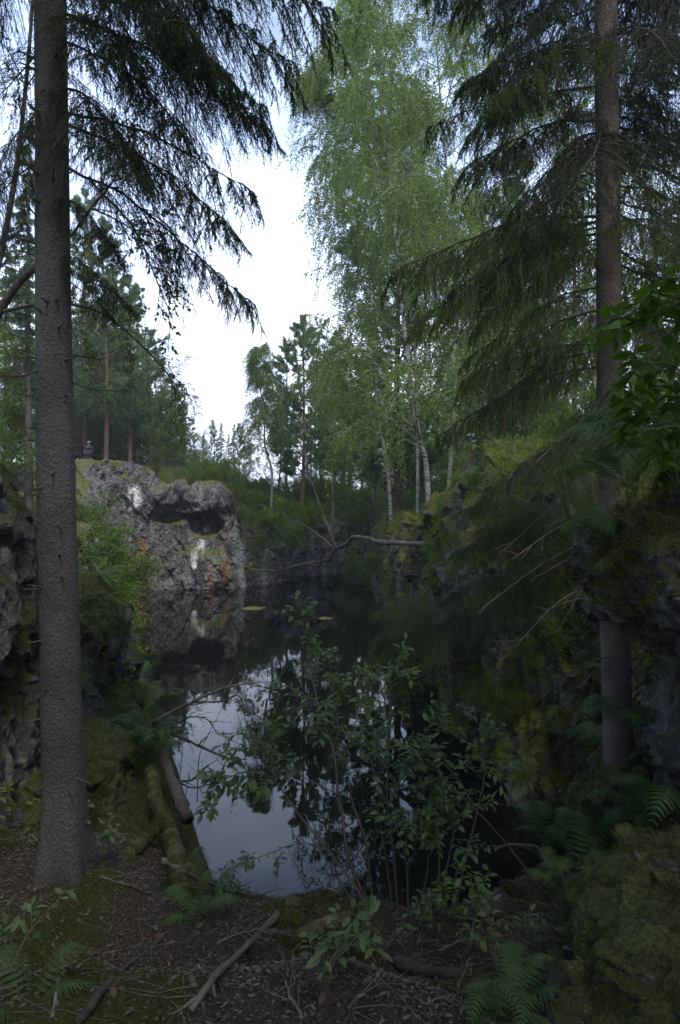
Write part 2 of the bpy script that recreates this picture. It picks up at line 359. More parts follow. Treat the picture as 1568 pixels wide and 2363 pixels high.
def rwallx(y): return np.interp(y, [-1, 3, 5, 6.6, 8, 9.5], [3.0, 3.1, 3.5, 3.6, 3.3, 2.6])
def H(x, y, detail=True):
    x = np.asarray(x, float); y = np.asarray(y, float)
    wt = 0; z = 0; rw = 0
    for cx, cy, cz, cw in CTRL:
        k = 1 / (((x - cx) ** 2 + (y - cy) ** 2) ** 1.6 + 1e-4); wt = wt + k; z = z + k * cz; rw = rw + k * cw
    z = z / wt; rw = rw / wt
    wl = ss(12.5, 10.5, y) * ss(0.35, 1.1, wallx(y) - x); z = z * (1 - wl) + (wallz(y) - .15) * wl
    wr = ss(9.5, 8, y) * ss(.5, 1.4, x - rwallx(y)); z = z * (1 - wr) + 4.9 * wr
    if detail:
        p = np.stack([x.ravel(), y.ravel(), 0 * x.ravel()], 1)
        z = z + (fbm(p * 1.1, 5, 3).reshape(x.shape) * .09 + fbm(p * .12, 3, 9).reshape(x.shape) * .35 * ss(12, 30, np.hypot(x, y)))
    s_ = sdist(x, y)
    s_ = np.where(s_ > 0, s_ - np.maximum(2.0 * ss(31, 34, y) , np.maximum(1.1 * ss(7.6, 9.5, y) * ss(0, 1, x), .7 * ss(12, 15, y))), s_); land = z * ss(-.15, 1, s_ / rw + .0) ** .8 - 1.2 * ss(.2, -.5, s_)
    near = ss(7.5, 5.5, y) * ss(2.6, 1.6, np.abs(x))
    return land
def Hs(x, y): return float(H(np.array([x]), np.array([y]))[0])
def axis(a, b, n, c, k):
    t = np.linspace(-1, 1, n); s_ = np.sinh(t * k) / math.sinh(k); return np.where(s_ < 0, c + s_ * (c - a), c + s_ * (b - c))
gx = axis(-260, 260, 560, 0, 6.2); gy = axis(-60, 420, 640, 5, 6.3)
X, Y = np.meshgrid(gx, gy); Z = H(X, Y)
gi = np.arange(X.size).reshape(X.shape)
gf = np.stack([gi[:-1, :-1], gi[:-1, 1:], gi[1:, 1:], gi[1:, :-1]], -1).reshape(-1, 4)
g = MB().add(np.stack([X, Y, Z], -1), gf).build('ground', M['ground'], smooth=True)
tag(g, kind='structure')
def set_attr(me, name, vals):
    a = me.attributes.get(name) or me.attributes.new(name, 'FLOAT', 'POINT'); a.data.foreach_set('value', np.asarray(vals, np.float32))
def vnorm(me):
    a = np.empty(len(me.vertices) * 3, np.float32); me.vertex_normals.foreach_get('vector', a); return a.reshape(-1, 3)
def vco(me):
    a = np.empty(len(me.vertices) * 3, np.float32); me.vertices.foreach_get('co', a); return a.reshape(-1, 3).astype(float)
gp = vco(g.data)
def ground_moss(p):
    m_ = ss(.05, .45, fbm(p * np.array([1.3, 1.3, 0]) + 4.2, 5, 21))
    m_ = np.maximum(m_ * .9, ss(-1.35, -2.0, p[:, 0]) * ss(4.9, 5.8, p[:, 1]) * ss(-.6, .1, fbm(p * 3, 4, 5)))
    return np.maximum(m_, ss(1.3, 2.0, p[:, 0]) * ss(-.5, .1, fbm(p * 2, 4, 6)) * .9)
gm_ = ground_moss(gp); gm_ = np.maximum(gm_, ss(9, 14, gp[:, 1]) * .8); set_attr(g.data, 'moss', gm_)
wm = MB().add([(-30, 3, 0), (20, 3, 0), (20, 60, 0), (-30, 60, 0)], [[0, 1, 2, 3]]).build('water', M['water']); tag(wm, kind='structure')

def cliff(name, path, side, ns, nt_, back=2.2, zb=-1.0, amp=1.0, batter=.12, extra=None, mat_='rock_right', fine=1.0, mossy=.5, seed=0, tv=.72, label=None, smooth=False, round_=.35):
    """rock wall along path [(x, y, top z)], facing the side (+1 left of the walking direction)"""
    pts = poly([(a, b, c) for a, b, c in path], ns); seg = np.gradient(pts[:, :2], axis=0); seg = unit(seg)
    k = max(3, ns // 40); ker = np.ones(k) / k
    seg = np.stack([np.convolve(np.pad(seg[:, i], k, 'edge'), ker, 'same')[k:-k] for i in (0, 1)], 1); seg = unit(seg)
    out = np.stack([-seg[:, 1], seg[:, 0]], 1) * side
    t = np.linspace(0, 1, nt_)[None, :]; zt = pts[:, 2][:, None] + .25 * vn(np.stack([pts[:, 0], pts[:, 1], 0 * pts[:, 0]], 1) * .9, 7)[:, None]
    tvv = np.clip(t / tv, 0, 1); tb = np.clip((t - tv) / (1 - tv), 0, 1)
    z = zb + (zt - zb) * (tvv + .0) + .25 * tb
    off = batter * (1 - tvv) * (zt - zb) - back * tb ** 1.3 - round_ * ss(.8, 1, tvv) * 1
    P = np.stack([pts[:, 0][:, None] + out[:, 0][:, None] * off, pts[:, 1][:, None] + out[:, 1][:, None] * off, z + 0 * off], -1)
    up = ss(.85, 1.15, t / tv)[..., None]
    nrm = unit(np.concatenate([np.broadcast_to(out[:, None, :], P[..., :2].shape), 0 * P[..., :1]], -1) * (1 - up) + np.array([0, 0, 1.]) * up)
    q = P.reshape(-1, 3); st = np.array([1, 1, .5]); wq = q + .09 * np.stack([vn(q * 1.7, 40), vn(q * 1.7, 41), vn(q * 1.7, 42)], 1)
    d = amp * (.42 * cells(wq * st * .5, seed + 11, .7) + .2 * cells(wq * st * 1.2 * fine, seed + 21, 1.8) + .085 * cells(wq * st * 2.9 * fine, seed + 31, 2.0) + .035 * cells(wq * 6.5 * fine, seed + 33, 1.8) + .07 * fbm(q * 1.6, 5, seed + 51))
    d = d * (1 - .55 * np.broadcast_to(up[..., 0], P.shape[:2]).reshape(-1))
    if extra: d = d + extra(q)
    def blur(a, k_=1):
        for _ in range(k_):
            b_ = np.pad(a, [(1, 1), (1, 1)] + [(0, 0)] * (a.ndim - 2), 'edge'); a = (b_[:-2, 1:-1] + b_[2:, 1:-1] + b_[1:-1, :-2] + b_[1:-1, 2:] + 2 * b_[1:-1, 1:-1]) / 6
        return a
    d = blur(d.reshape(ns, nt_), 3 if mat_ == 'rock_far' else 1).reshape(-1) + (.045 * cells(wq * [4, 4, 2.2], seed + 71, 1.6) + .03 * cells(wq * 9, seed + 72, 1.6) if mat_ == 'rock_far' else 0)
    q = q + nrm.reshape(-1, 3) * d[:, None]
    i = np.arange(ns * nt_).reshape(ns, nt_)
    f = np.stack([i[:-1, :-1], i[1:, :-1], i[1:, 1:], i[:-1, 1:]], -1).reshape(-1, 4)
    if side < 0: f = f
    else: f = f[:, ::-1]
    mb = MB().add(q, f); o = mb.build(name, M[mat_], smooth=smooth)
    n = unit(blur(vnorm(o.data).reshape(ns, nt_, 3), 7).reshape(-1, 3)); ms = ss(1 - mossy - .25, 1 - mossy + .12, n[:, 2] * .75 + .32 * fbm(q * 1.6, 5, seed + 61)); set_attr(o.data, 'moss', ms)
    tag(o, label, kind='structure')
    return o, q, n, ms
def X36(px): return (px - CX) / F * 36.3
def Z36(py): return CAMZ - (py - CY) / F * 36.3
def blob(q, px, py, rx, ry, k=.35):
    nx = (q[:, 0] - X36(px)) / (rx / F * 36.3); nz = (q[:, 2] - Z36(py)) / (ry / F * 36.3)
    return ss(1 + k, 1 - k, np.hypot(nx, nz) + .22 * fbm(q * 1.5, 3, 77))
def far_extra(q):
    on = ss(30, 33, q[:, 1])
    return on * (.75 * blob(q, 500, 1142, 66, 30, .6) - 1.7 * blob(q, 477, 1210, 34, 28, .2) - .9 * blob(q, 405, 1195, 38, 12, .3) + .5 * blob(q, 470, 1320, 60, 50) - .5 * blob(q, 580, 1200, 22, 60) + .7 * blob(q, 390, 1150, 30, 20))
o, q, n, ms = cliff('cliff', [(-4.9, 15.2, 1.7), (-6.9, 19.3, 2.2), (-9.0, 24, 2.9), (-10.6, 29, 4.0), (-12.4, 33, 6.4), (-11.6, 34.9, 7.0), (-10.6, 35.5, 6.6), (-9.0, 36.0, 5.2), (-8.0, 36.3, 5.2), (-6.5, 36.4, 5.0), (-5.6, 36.9, 4.5), (-4.4, 38.8, 4.1), (-1.8, 42.8, 3.9), (.5, 45.6, 3.7), (3.2, 45.2, 3.7)],
                    -1, 760, 200, back=3.6, extra=far_extra, mat_='rock_far', amp=.52, mossy=.4, seed=100, fine=1.2)
fcq = q
def stain(q, lst):
    r = np.zeros(len(q))
    for px, py, rx, ry in lst: r = np.maximum(r, blob(q, px, py, rx, ry, .45))
    return r * ss(33, 34.5, q[:, 1]) * ss(-.5, .25, fbm(q * [2.5, 2.5, .6], 4, 93))
set_attr(o.data, 'rust', stain(q, [(338, 1330, 18, 48), (346, 1260, 9, 45), (495, 1330, 8, 35), (515, 1252, 12, 18), (524, 1310, 9, 40), (320, 1285, 18, 12), (350, 1225, 6, 30), (560, 1240, 6, 30), (430, 1330, 8, 14), (375, 1180, 5, 14)]))
set_attr(o.data, 'white', stain(q, [(463, 1262, 14, 34), (452, 1240, 16, 10), (462, 1300, 9, 18), (235, 1280, 10, 30), (300, 1300, 7, 14), (330, 1150, 14, 25)]))
set_attr(o.data, 'copper', stain(q, [(540, 1270, 20, 45), (505, 1285, 10, 30)]))
rco, rcq, rcn, rcm = cliff('cliff', [(3.2, 45, 3.7), (2.3, 38, 3.9), (2.0, 33, 4.0), (2.5, 30.5, 3.8), (2.15, 26, 4.1), (2.6, 23, 3.7), (2.2, 19, 4.2), (2.25, 16, 4.5), (2.55, 15, 5.2), (2.3, 13.2, 5.35), (2.5, 11, 5.0), (2.9, 9.3, 4.9), (3.5, 8, 4.8), (3.75, 6.6, 4.8), (3.6, 5.2, 4.7), (3.2, 3, 4.6), (3.1, 0, 4.6)],
      -1, 1300, 230, back=1.8, batter=.05, mat_='rock_right', amp=.7, mossy=.82, seed=200, fine=1.3)
lco, lcq, lcn, lcm = cliff('cliff', [(-3.1, .5, 5.1), (-3.2, 3, 5.2), (-3.1, 5.3, 5.1), (-3.0, 6.2, 4.7), (-2.98, 7.2, 3.6), (-3.0, 8.4, 3.1), (-3.3, 9.6, 3.0), (-4.0, 10.8, 2.7), (-5.2, 12.6, 2.3), (-5.6, 14.5, 2.1)],
      -1, 620, 240, back=1.5, zb=.6, batter=.05, mat_='rock_near', amp=.5, mossy=.76, seed=300, fine=1.6)
def boulder(name, c, r, label, seed, res=220, amp=.25, mossy=.9, parent=None, squash=0, mt='rock_near', tuft=0, rng=np.random.default_rng(5), tl=.022):
    u = np.linspace(0, 2 * math.pi, res, endpoint=False); v_ = np.linspace(.02, math.pi - .02, res // 2)
    U, V = np.meshgrid(u, v_); s_ = np.stack([np.cos(U) * np.sin(V), np.sin(U) * np.sin(V), np.cos(V)], -1).reshape(-1, 3)
    c = np.array(c, float); r = np.array(r, float); base = s_ * r
    dd = amp * (.5 * cells(base * 1.5 + seed, seed, 1.4) + .16 * cells(base * 3.7 + seed, seed + 9, 1.6) + .09 * cells(base * 9., seed + 19, 1.6) + .2 * fbm(base * 2.4 + seed, 5, seed) + .1 * fbm(base * 9 + seed, 4, seed + 4))
    q = c + base * (1 + dd[:, None])
    i = np.arange(len(q)).reshape(U.shape); j = np.roll(i, -1, 1)
    f = np.stack([i[:-1], i[1:], j[1:], j[:-1]], -1).reshape(-1, 4)
    org = c - np.array([0, 0, r[2]])
    o = MB().add(q, f, [i[0][::-1]], [i[-1]]).build(name, M[mt], parent, True, origin=org)
    n = vnorm(o.data); ms = ss(.42, .62, n[:, 2] * .5 + mossy * .62 + .35 * fbm(q * 1.9 + seed, 5, seed + 2)); set_attr(o.data, 'moss', ms)
    if label: tag(o, label, 'boulder')
    if tuft: moss_tufts(q, n, ms, tuft, o, rng, org, tl)
    return o, q, n, ms
def moss_tufts(q, n, ms, cnt, parent, rng, org, tl=.022, vis=None):
    w_ = ms.copy() ** 2
    if vis is not None: w_ = w_ * vis
    w_ = w_ / w_.sum(); i = rng.choice(len(q), cnt, p=w_)
    jit = rng.normal(0, .014, (cnt, 3)); P = q[i] + jit
    lump = .55 + .75 * ss(-.4, .5, fbm(P * 14, 3, 8))
    nb = 3; P = np.repeat(P, nb, 0); nn = np.repeat(n[i], nb, 0)
    D = unit(nn + rng.normal(0, .55, P.shape) - np.array([0, 0, .25])); Ln = rng.uniform(.5, 1.2, len(P)) * tl * np.repeat(lump, nb)
    mb = MB().leaves(P - D * .004, D, rng.normal(0, 1, P.shape), Ln, tl * .22, 'tri')
    return tag(mb.build('moss', M['moss'], parent, origin=org), kind='stuff')
# ------------------------------------------------------------------ needles, leaves, templates
UP = np.array([0, 0, 1.])
def needles(mb, P, per_m, Ln, W, rng, fwd=1.0):
    """needle blades along polylines P (n,K,3)"""
    n, K = P.shape[:2]; ln = np.linalg.norm(np.diff(P, axis=1), axis=2).sum(1)
    m = max(1, int(round(per_m * float(np.mean(ln))))); t = rng.random((n, m)); q, T = sample(P, t)
    R = rng.normal(0, 1, q.shape); R = unit(R - (R * T).sum(1, keepdims=True) * T); R[:, 2] += .25
    D = unit(T * fwd + R); mb.leaves(q, D, rng.normal(0, 1, q.shape), Ln * rng.uniform(.7, 1.15, len(q)), W, 'tri')
def spruce_branch(tilt, seed, Lb=2.4, dens=1.0, nl=.02, nw=.0042, hang=1.0):
    """pendulous spruce bough: chord of length Lb pointing along +X tilted by tilt; returns wood and needle meshes"""
    rng = np.random.default_rng(seed); ct, st = math.cos(tilt), math.sin(tilt); K = 14
    t = np.linspace(0, 1, K); main = np.stack([t * Lb * ct, .1 * Lb * np.sin(t * 3.1) * rng.uniform(-.6, .6), t * Lb * st + .1 * Lb * np.sin(t * math.pi) + .05 * Lb * (t ** 4)], 1)[None]
    main[0, :, 2] -= main[0, -1, 2] - Lb * st
    main[0] += np.cumsum(rng.normal(0, .006 * Lb, (K, 3)), 0) * (t[:, None] > 0)
    q, D, tt, T = spawn(main, int(52 * dens), .14, .99, 1.05, .18, rng, flat=True)
    prof = np.interp(tt, [0, .12, .35, .7, 1], [.12, .5, 1, .72, .25]) * rng.uniform(.55, 1.15, len(tt))
    D[:, 2] -= .12; D = unit(D)
    Lt = curves(q, D, .36 * Lb * prof, -.45, 8, rng, .05)
    q2, D2, t2, T2 = spawn(Lt, 9, .12, .97, .9, .3, rng); D2[:, 2] = -np.abs(D2[:, 2]) * .8 - .75 * hang; D2 = unit(D2)
    l2 = rng.uniform(.08, .34, len(q2)) * Lb / 2.4 * (.5 + .8 * np.interp(t2, [0, .5, 1], [.9, 1, .5])) * np.repeat(np.clip(prof, .3, 1), 9)
    Sw = curves(q2, D2, l2, -.5, 5, rng, .1)
    q4, D4, t4, T4 = spawn(Sw, 2, .2, .7, .55, .15, rng); Sw2 = curves(q4, D4, np.repeat(l2, 2) * .5, -.3, 4, rng, .08)
    q3, D3, t3, T3 = spawn(main, int(26 * dens), .2, .99, .8, .3, rng); l3 = rng.uniform(.08, .2, len(q3)) * Lb / 2.4; S3 = curves(q3, D3, l3, -.3, 4, rng)
    wd = MB().tubes(main, rad(main, .016 * Lb / 2.4, .003), 6).tubes(Lt, rad(Lt, .005, .002), 4).tubes(Sw, rad(Sw, .0022, .0012), 3)
    nb = MB(); needles(nb, Lt, 210 * dens, nl, nw, rng); needles(nb, Sw, 260 * dens, nl * .85, nw, rng); needles(nb, Sw2, 250 * dens, nl * .8, nw, rng); needles(nb, S3, 260, nl * .9, nw, rng)
    return wd.mesh('branch', M['bark_dark']), nb.mesh('needles', M['spruce'])
TILTS = [-1.05, -.7, -.35, -.05, .25]
BR = {}
def get_br(tilt, rng, kind='spruce', dens=1.0):
    i = int(np.argmin([abs(tilt - a) for a in TILTS])); s_ = int(rng.integers(0, 2)); k = (i, s_, dens)
    if k not in BR: BR[k] = spruce_branch(TILTS[i], 10 * i + s_ + 3, dens=dens)
    return TILTS[i], BR[k]
def place_branch(tree, start, tip, rng, mat_=None, label=None, dens=1.0):
    start = np.array(start, float); tip = np.array(tip, float); d = tip - start; ln = np.linalg.norm(d); tilt = math.asin(d[2] / ln)
    a, (w_, n_) = get_br(tilt, rng, dens=dens)
    b = link('branch', w_, tree, start); b.rotation_euler = Euler((0, -(tilt - a), math.atan2(d[1], d[0])), 'XYZ'); b.scale = (ln / 2.4,) * 3
    # keep the droop: small pitch correction only
    nd = bpy.data.objects.new('needles', n_ if mat_ is None else tinted(n_, mat_)); C.objects.link(nd); nd.parent = b
    if label: b['label'] = label
    return b
TINT = {}
def tinted(me, m_):
    k = (me.name, m_)
    if k not in TINT:
        c = me.copy(); c.materials.clear(); c.materials.append(M[m_]); TINT[k] = c
    return TINT[k]
def trunk_mesh(pts, radii, k=28, K=None, flare=0, rng=None, lump=.03):
    P = poly(pts, K or len(pts) * 8); R = np.interp(np.linspace(0, 1, len(P)), np.linspace(0, 1, len(radii)), radii)
    mb = MB().tubes(P, R[None], k) if False else MB()
    T = unit(np.gradient(P, axis=0)); U = unit(np.cross(T, np.array([[0, 1., 0]]))); V = np.cross(T, U); a = np.arange(k) / k * 2 * math.pi
    ang = np.broadcast_to(a[None], (len(P), k)); hh = P[:, 2:3] - P[0, 2]
    rr = R[:, None] * (1 + lump * vn(np.stack([np.cos(ang) * 2, np.sin(ang) * 2, hh * 1.3 + 0 * ang], -1).reshape(-1, 3), 4).reshape(len(P), k))
    if flare: rr = rr * (1 + flare * np.exp(-hh / .3) * (.55 + .75 * np.clip(np.cos(ang * 5 + .7 + .5 * np.sin(ang)), -.4, 1)))
    ring = P[:, None] + rr[..., None] * (np.cos(ang)[..., None] * U[:, None] + np.sin(ang)[..., None] * V[:, None])
    i = np.arange(len(P) * k).reshape(len(P), k); A, B = i[:-1], i[1:]
    mb.add(ring, np.stack([A, np.roll(A, -1, 1), np.roll(B, -1, 1), B], -1).reshape(-1, 4), [i[-1]])
    return mb, P, R
def stick(name, parent, pts, r0, r1, m_, rng, k=6, K=None, amp=.0, twigs=0, tl=.3):
    P = poly(pts, K); 
    if amp: P = rough(P, amp, rng)
    mb = MB().tubes(P[None], rad(P[None], r0, r1), k)
    if twigs:
        q, D, t, T = spawn(P[None], twigs, .15, .98, .8, .25, rng); tw = curves(q, D, rng.uniform(.3, 1, len(q)) * tl, -.1, 6, rng, .12); mb.tubes(tw, rad(tw, r1 * 1.1, r1 * .35), 4)
        q, D, t, T = spawn(tw, 2, .3, .9, .7, .25, rng); t2 = curves(q, D, rng.uniform(.2, .6, len(q)) * tl * .5, -.1, 4, rng, .12); mb.tubes(t2, rad(t2, r1 * .5, r1 * .25), 3)
    return mb.build(name, M[m_], parent, True, origin=None if parent is not None else P[0])
R_ = np.random.default_rng(11)

# ------------------------------------------------------------------ the two big spruces in front
def big_spruce(base_px, top_px, radii, label):
    base = np.array(base_px); t = empty('spruce_tree', base); tag(t, label, 'spruce tree')
    return t
# left spruce
lb = at(150, 2045, 4.6); LS = big_spruce(lb, None, None, 'thick grey spruce trunk rising from the litter left of the long mossy log')
ltr = [at(152, 2075, 4.6), at(146, 1850, 4.6), at(140, 1500, 4.6), at(130, 1100, 4.6), at(124, 700, 4.6), at(120, 300, 4.6), at(117, 0, 4.6), at(110, -900, 4.6), at(100, -2300, 4.6)]
mb, LP, LR = trunk_mesh(ltr, [.185, .143, .134, .126, .118, .112, .106, .08, .02], flare=.7, k=48, K=120)
mb.build('trunk', M['bark_spruce'], LS, True)
def on(px_y, trunk):
    z = CAMZ - (px_y - CY) / F * trunk[0][1]; P = np.array([np.interp(z, trunk[:, 2], trunk[:, i]) for i in (0, 1)]); return np.array([P[0], P[1], z])
LB = [(-620, 700, -330, 4.9), (-480, 600, -160, 4.2), (-400, 745, 20, 4.5), (-330, 560, -60, 3.9), (-260, 660, 140, 4.6), (-220, 430, 60, 3.8), (-150, 600, 240, 4.5), (-60, 520, 190, 4.0),
      (-10, 630, 320, 4.6), (20, 300, 160, 3.9), (60, 420, 330, 4.1), (235, 612, 455, 4.6), (330, 572, 690, 4.7), (250, 545, 560, 4.3), (150, 300, 400, 3.9), (120, 250, 330, 5.4), (420, 265, 590, 4.3), (560, 290, 700, 4.4), (590, 260, 740, 5.2),
      (-200, -120, 150, 4.3), (-100, -60, 60, 5.2), (60, -100, 330, 4.6), (200, -40, 480, 4.2), (330, -90, 600, 4.8), (-250, 200, -20, 5.6), (-350, 350, -120, 5.8), (-700, 200, -500, 5.4), (-800, 500, -600, 4.6), (-900, -100, -650, 4.5), (-560, -100, -350, 3.8), (-300, 250, -150, 3.2)]
for i, (sy, tx, ty, td) in enumerate(LB):
    s_ = on(sy, LP); place_branch(LS, s_, at(tx, ty, td), R_)
for sy, x1, y1, d1, r_ in [(850, 20, 800, 4.5, .012), (812, 235, 830, 4.7, .008), (865, 300, 905, 4.8, .009), (905, 190, 912, 4.5, .006), (1030, 205, 1022, 4.5, .007), (545, 60, 470, 4.4, .011), (830, -40, 860, 4.3, .012), (700, 70, 640, 4.5, .009)]:
    s_ = on(sy, LP); e = at(x1, y1, d1); md = (s_ + e) / 2 + R_.normal(0, .03, 3)
    stick('dead_branch', LS, [s_, md, e], r_, r_ * .3, 'bark_dark', R_, K=14, twigs=5 if r_ > .007 else 0, tl=.22)
for k in range(40):
    sy = R_.uniform(100, 1950); s_ = on(sy, LP); a = R_.uniform(-2.8, -.3); d = np.array([math.cos(a), math.sin(a), R_.uniform(-.2, .3)])
    stick('branch_stub', LS, [s_ + d * .1, s_ + d * .14, s_ + d * R_.uniform(.18, .26)], .011, .004, 'bark_dark', R_, K=4)
# right spruce
rb = at(1432, 2000, 5.5); RS = big_spruce(rb, None, None, 'slender brown spruce trunk rising from ferns beside the dark right rock wall')
rtr = [at(1432, 2020, 5.5), at(1424, 1700, 5.5), at(1414, 1350, 5.5), at(1406, 1000, 5.5), at(1402, 600, 5.5), at(1398, 200, 5.5), at(1395, -200, 5.5), at(1385, -1000, 5.5), at(1380, -1900, 5.5)]
mb, RP, RR = trunk_mesh(rtr, [.135, .118, .112, .105, .1, .095, .09, .06, .02], flare=.35, k=32, K=110)
mb.build('trunk', M['bark_spruce_light'], RS, True)
RBs = []
for k in range(34):
    ty = -420 + k * 43; RBs.append((ty - R_.uniform(90, 250), R_.choice([R_.uniform(960, 1090), R_.uniform(1090, 1260)], p=[.6, .4]), ty, R_.uniform(4.5, 6.6)))
for k in range(22): 
    ty = -420 + k * 62; RBs.append((ty - R_.uniform(80, 240), R_.uniform(1540, 1760), ty, R_.uniform(4.4, 6.4)))
for k in range(16):
    ty = -450 + k * 50; RBs.append((ty - R_.uniform(90, 260), R_.uniform(950, 1150), ty, R_.uniform(4.6, 6.8)))
for k in range(12):
    ty = -300 + k * 110; RBs.append((ty - R_.uniform(60, 200), R_.uniform(1200, 1330) if k % 2 else R_.uniform(1520, 1620), ty, R_.choice([4.3, 6.8])))
for k in range(12):
    ty = -480 + k * 75; RBs.append((ty - R_.uniform(60, 200), R_.uniform(1480, 1600), ty, R_.uniform(6.2, 7.2)))
RBs += [(470, 870, 640, 5.0), (880, 1250, 1130, 4.9), (960, 1090, 1180, 5.2), (900, 1320, 1160, 4.6)]
for i, (sy, tx, ty, td) in enumerate(RBs):
    s_ = on(sy, RP); place_branch(RS, s_, at(tx, ty, td), R_, 'spruce_fresh' if (i % 4 == 0 and ty > 200) or (ty > 600 and i % 2) else None, dens=.8)
for sy, x1, y1, d1, r_ in [(1262, 1240, 1330, 5.0, .007), (1330, 1180, 1500, 5.2, .007), (1440, 1335, 1480, 4.9, .005), (1510, 1235, 1620, 5.0, .007), (1400, 1250, 1410, 5.3, .006), (1555, 1330, 1590, 5.0, .005), (1180, 1180, 1290, 4.8, .008), (1100, 1150, 1280, 5.5, .008), (1020, 1520, 1090, 5.0, .007), (960, 1200, 1100, 5.1, .008), (1220, 1090, 1420, 5.3, .007), (1290, 1280, 1470, 5.1, .005)]:
    s_ = on(sy, RP); e = at(x1, y1, d1); md = (s_ + e) / 2 + np.array([0, 0, .07]) + R_.normal(0, .02, 3)
    stick('dead_branch', RS, [s_, md, e], r_, r_ * .35, 'deadwood', R_, K=14, twigs=7, tl=.26)
for k in range(18):
    sy = R_.uniform(200, 1900); s_ = on(sy, RP); a = R_.uniform(-2.8, -.3); d = np.array([math.cos(a), math.sin(a), R_.uniform(-.2, .3)])
    stick('branch_stub', RS, [s_ + d * .07, s_ + d * .1, s_ + d * R_.uniform(.12, .15)], .006, .003, 'bark_dark', R_, K=4)

# ------------------------------------------------------------------ whole trees for the middle distance and the forest
def tree_from(name, wood, crown, wmat, cmat, loc, label, cat, group=None):
    t = empty(name, loc); link('trunk', wood, t, loc); link('crown', crown, t, loc); tag(t, label, cat, group); return t
def mk_birch(seed, h=20., leafn=30, cw=1.0, lean=None, leafsz=.062, base=.22, r0=.13, droop=-1.1, n1=34, up=.85):
    rng = np.random.default_rng(seed)
    tr = poly(lean if lean is not None else [(0, 0, -.3), (rng.normal(0, .2), rng.normal(0, .2), h * .3), (rng.normal(0, .5), rng.normal(0, .4), h * .65), (rng.normal(0, .8), rng.normal(0, .5), h)], 26)[None]
    q, D, t, T = spawn(tr, n1, base, .98, up, .15, rng)
    l1 = h * .2 * cw * np.interp(t, [0, .3, .55, 1], [.7, 1, .95, .3]) * rng.uniform(.7, 1.2, len(t)); L1 = curves(q, D, l1, -.12, 9, rng, .06)
    q, D, t2, T = spawn(L1, 8, .2, 1, .75, .25, rng); l2 = np.repeat(l1, 8) * .42 * rng.uniform(.5, 1.1, len(t2)); L2 = curves(q, D, l2, droop * .4, 7, rng, .08)
    q, D, t3, T = spawn(L2, 6, .15, 1, .8, .3, rng); D[:, 2] += droop * .35; D = unit(D); l3 = rng.uniform(.3, 1.0, len(q)) * .9; L3 = curves(q, D, l3, droop, 5, rng, .06)
    wd = MB().tubes(tr, rad(tr, r0, r0 * .12), 12).tubes(L1, rad(L1, r0 * .27, .008), 6).tubes(L2, rad(L2, .012, .005), 4)
    tw = MB().tubes(L3, rad(L3, .005, .003), 3)
    q, T = sample(L3, rng.random((len(L3), leafn))); q = q + rng.normal(0, .035, q.shape)
    D = unit(rng.normal(0, 1, q.shape) + np.array([0, 0, -.7])); tw.leaves(q, D, rng.normal(0, 1, q.shape), leafsz * rng.uniform(.7, 1.2, len(q)), leafsz * .75, 'dia')
    return wd.mesh('trunk', M['bark_birch'], True), tw.mesh('crown', M['birch_leaf'])
def mk_broad(seed, h=10., r=2.6, leafsz=.09, leafn=16, r0=.1, base=.15, n1=22, leafmat='broad_leaf', barkm='bark_dark', n2=7, n3=5, lean=None):
    rng = np.random.default_rng(seed)
    tr = poly(lean if lean is not None else [(0, 0, -.3), (rng.normal(0, .25), rng.normal(0, .25), h * .35), (rng.normal(0, .5), rng.normal(0, .5), h * .9)], 20)[None]
    q, D, t, T = spawn(tr, n1, base, 1, .95, .2, rng)
    l1 = r * np.interp(t, [0, .25, .6, 1], [.8, 1.1, 1, .4]) * rng.uniform(.65, 1.2, len(t)); L1 = curves(q, D, l1, -.05, 8, rng, .1)
    q, D, t2, T = spawn(L1, n2, .25, 1, .8, .25, rng); l2 = np.repeat(l1, n2) * .42 * rng.uniform(.5, 1.1, len(t2)); L2 = curves(q, D, l2, -.1, 6, rng, .1)
    q, D, t3, T = spawn(L2, n3, .2, 1, .8, .3, rng); l3 = rng.uniform(.15, .5, len(q)) * (r / 2.6) ** .5; L3 = curves(q, D, l3, -.2, 4, rng, .1)
    wd = MB().tubes(tr, rad(tr, r0, r0 * .15), 10).tubes(L1, rad(L1, r0 * .3, .006), 5).tubes(L2, rad(L2, .009, .004), 4)
    tw = MB().tubes(L3, rad(L3, .004, .002), 3)
    q, T = sample(L3, rng.random((len(L3), leafn))); q = q + rng.normal(0, .04, q.shape)
    D = unit(rng.normal(0, 1, q.shape) + T * .5); Nn = unit(rng.normal(0, .7, q.shape) + UP); tw.leaves(q, D, Nn, leafsz * rng.uniform(.6, 1.2, len(q)), leafsz * .6, 'dia')
    return wd.mesh('trunk', M[barkm], True), tw.mesh('crown', M[leafmat])
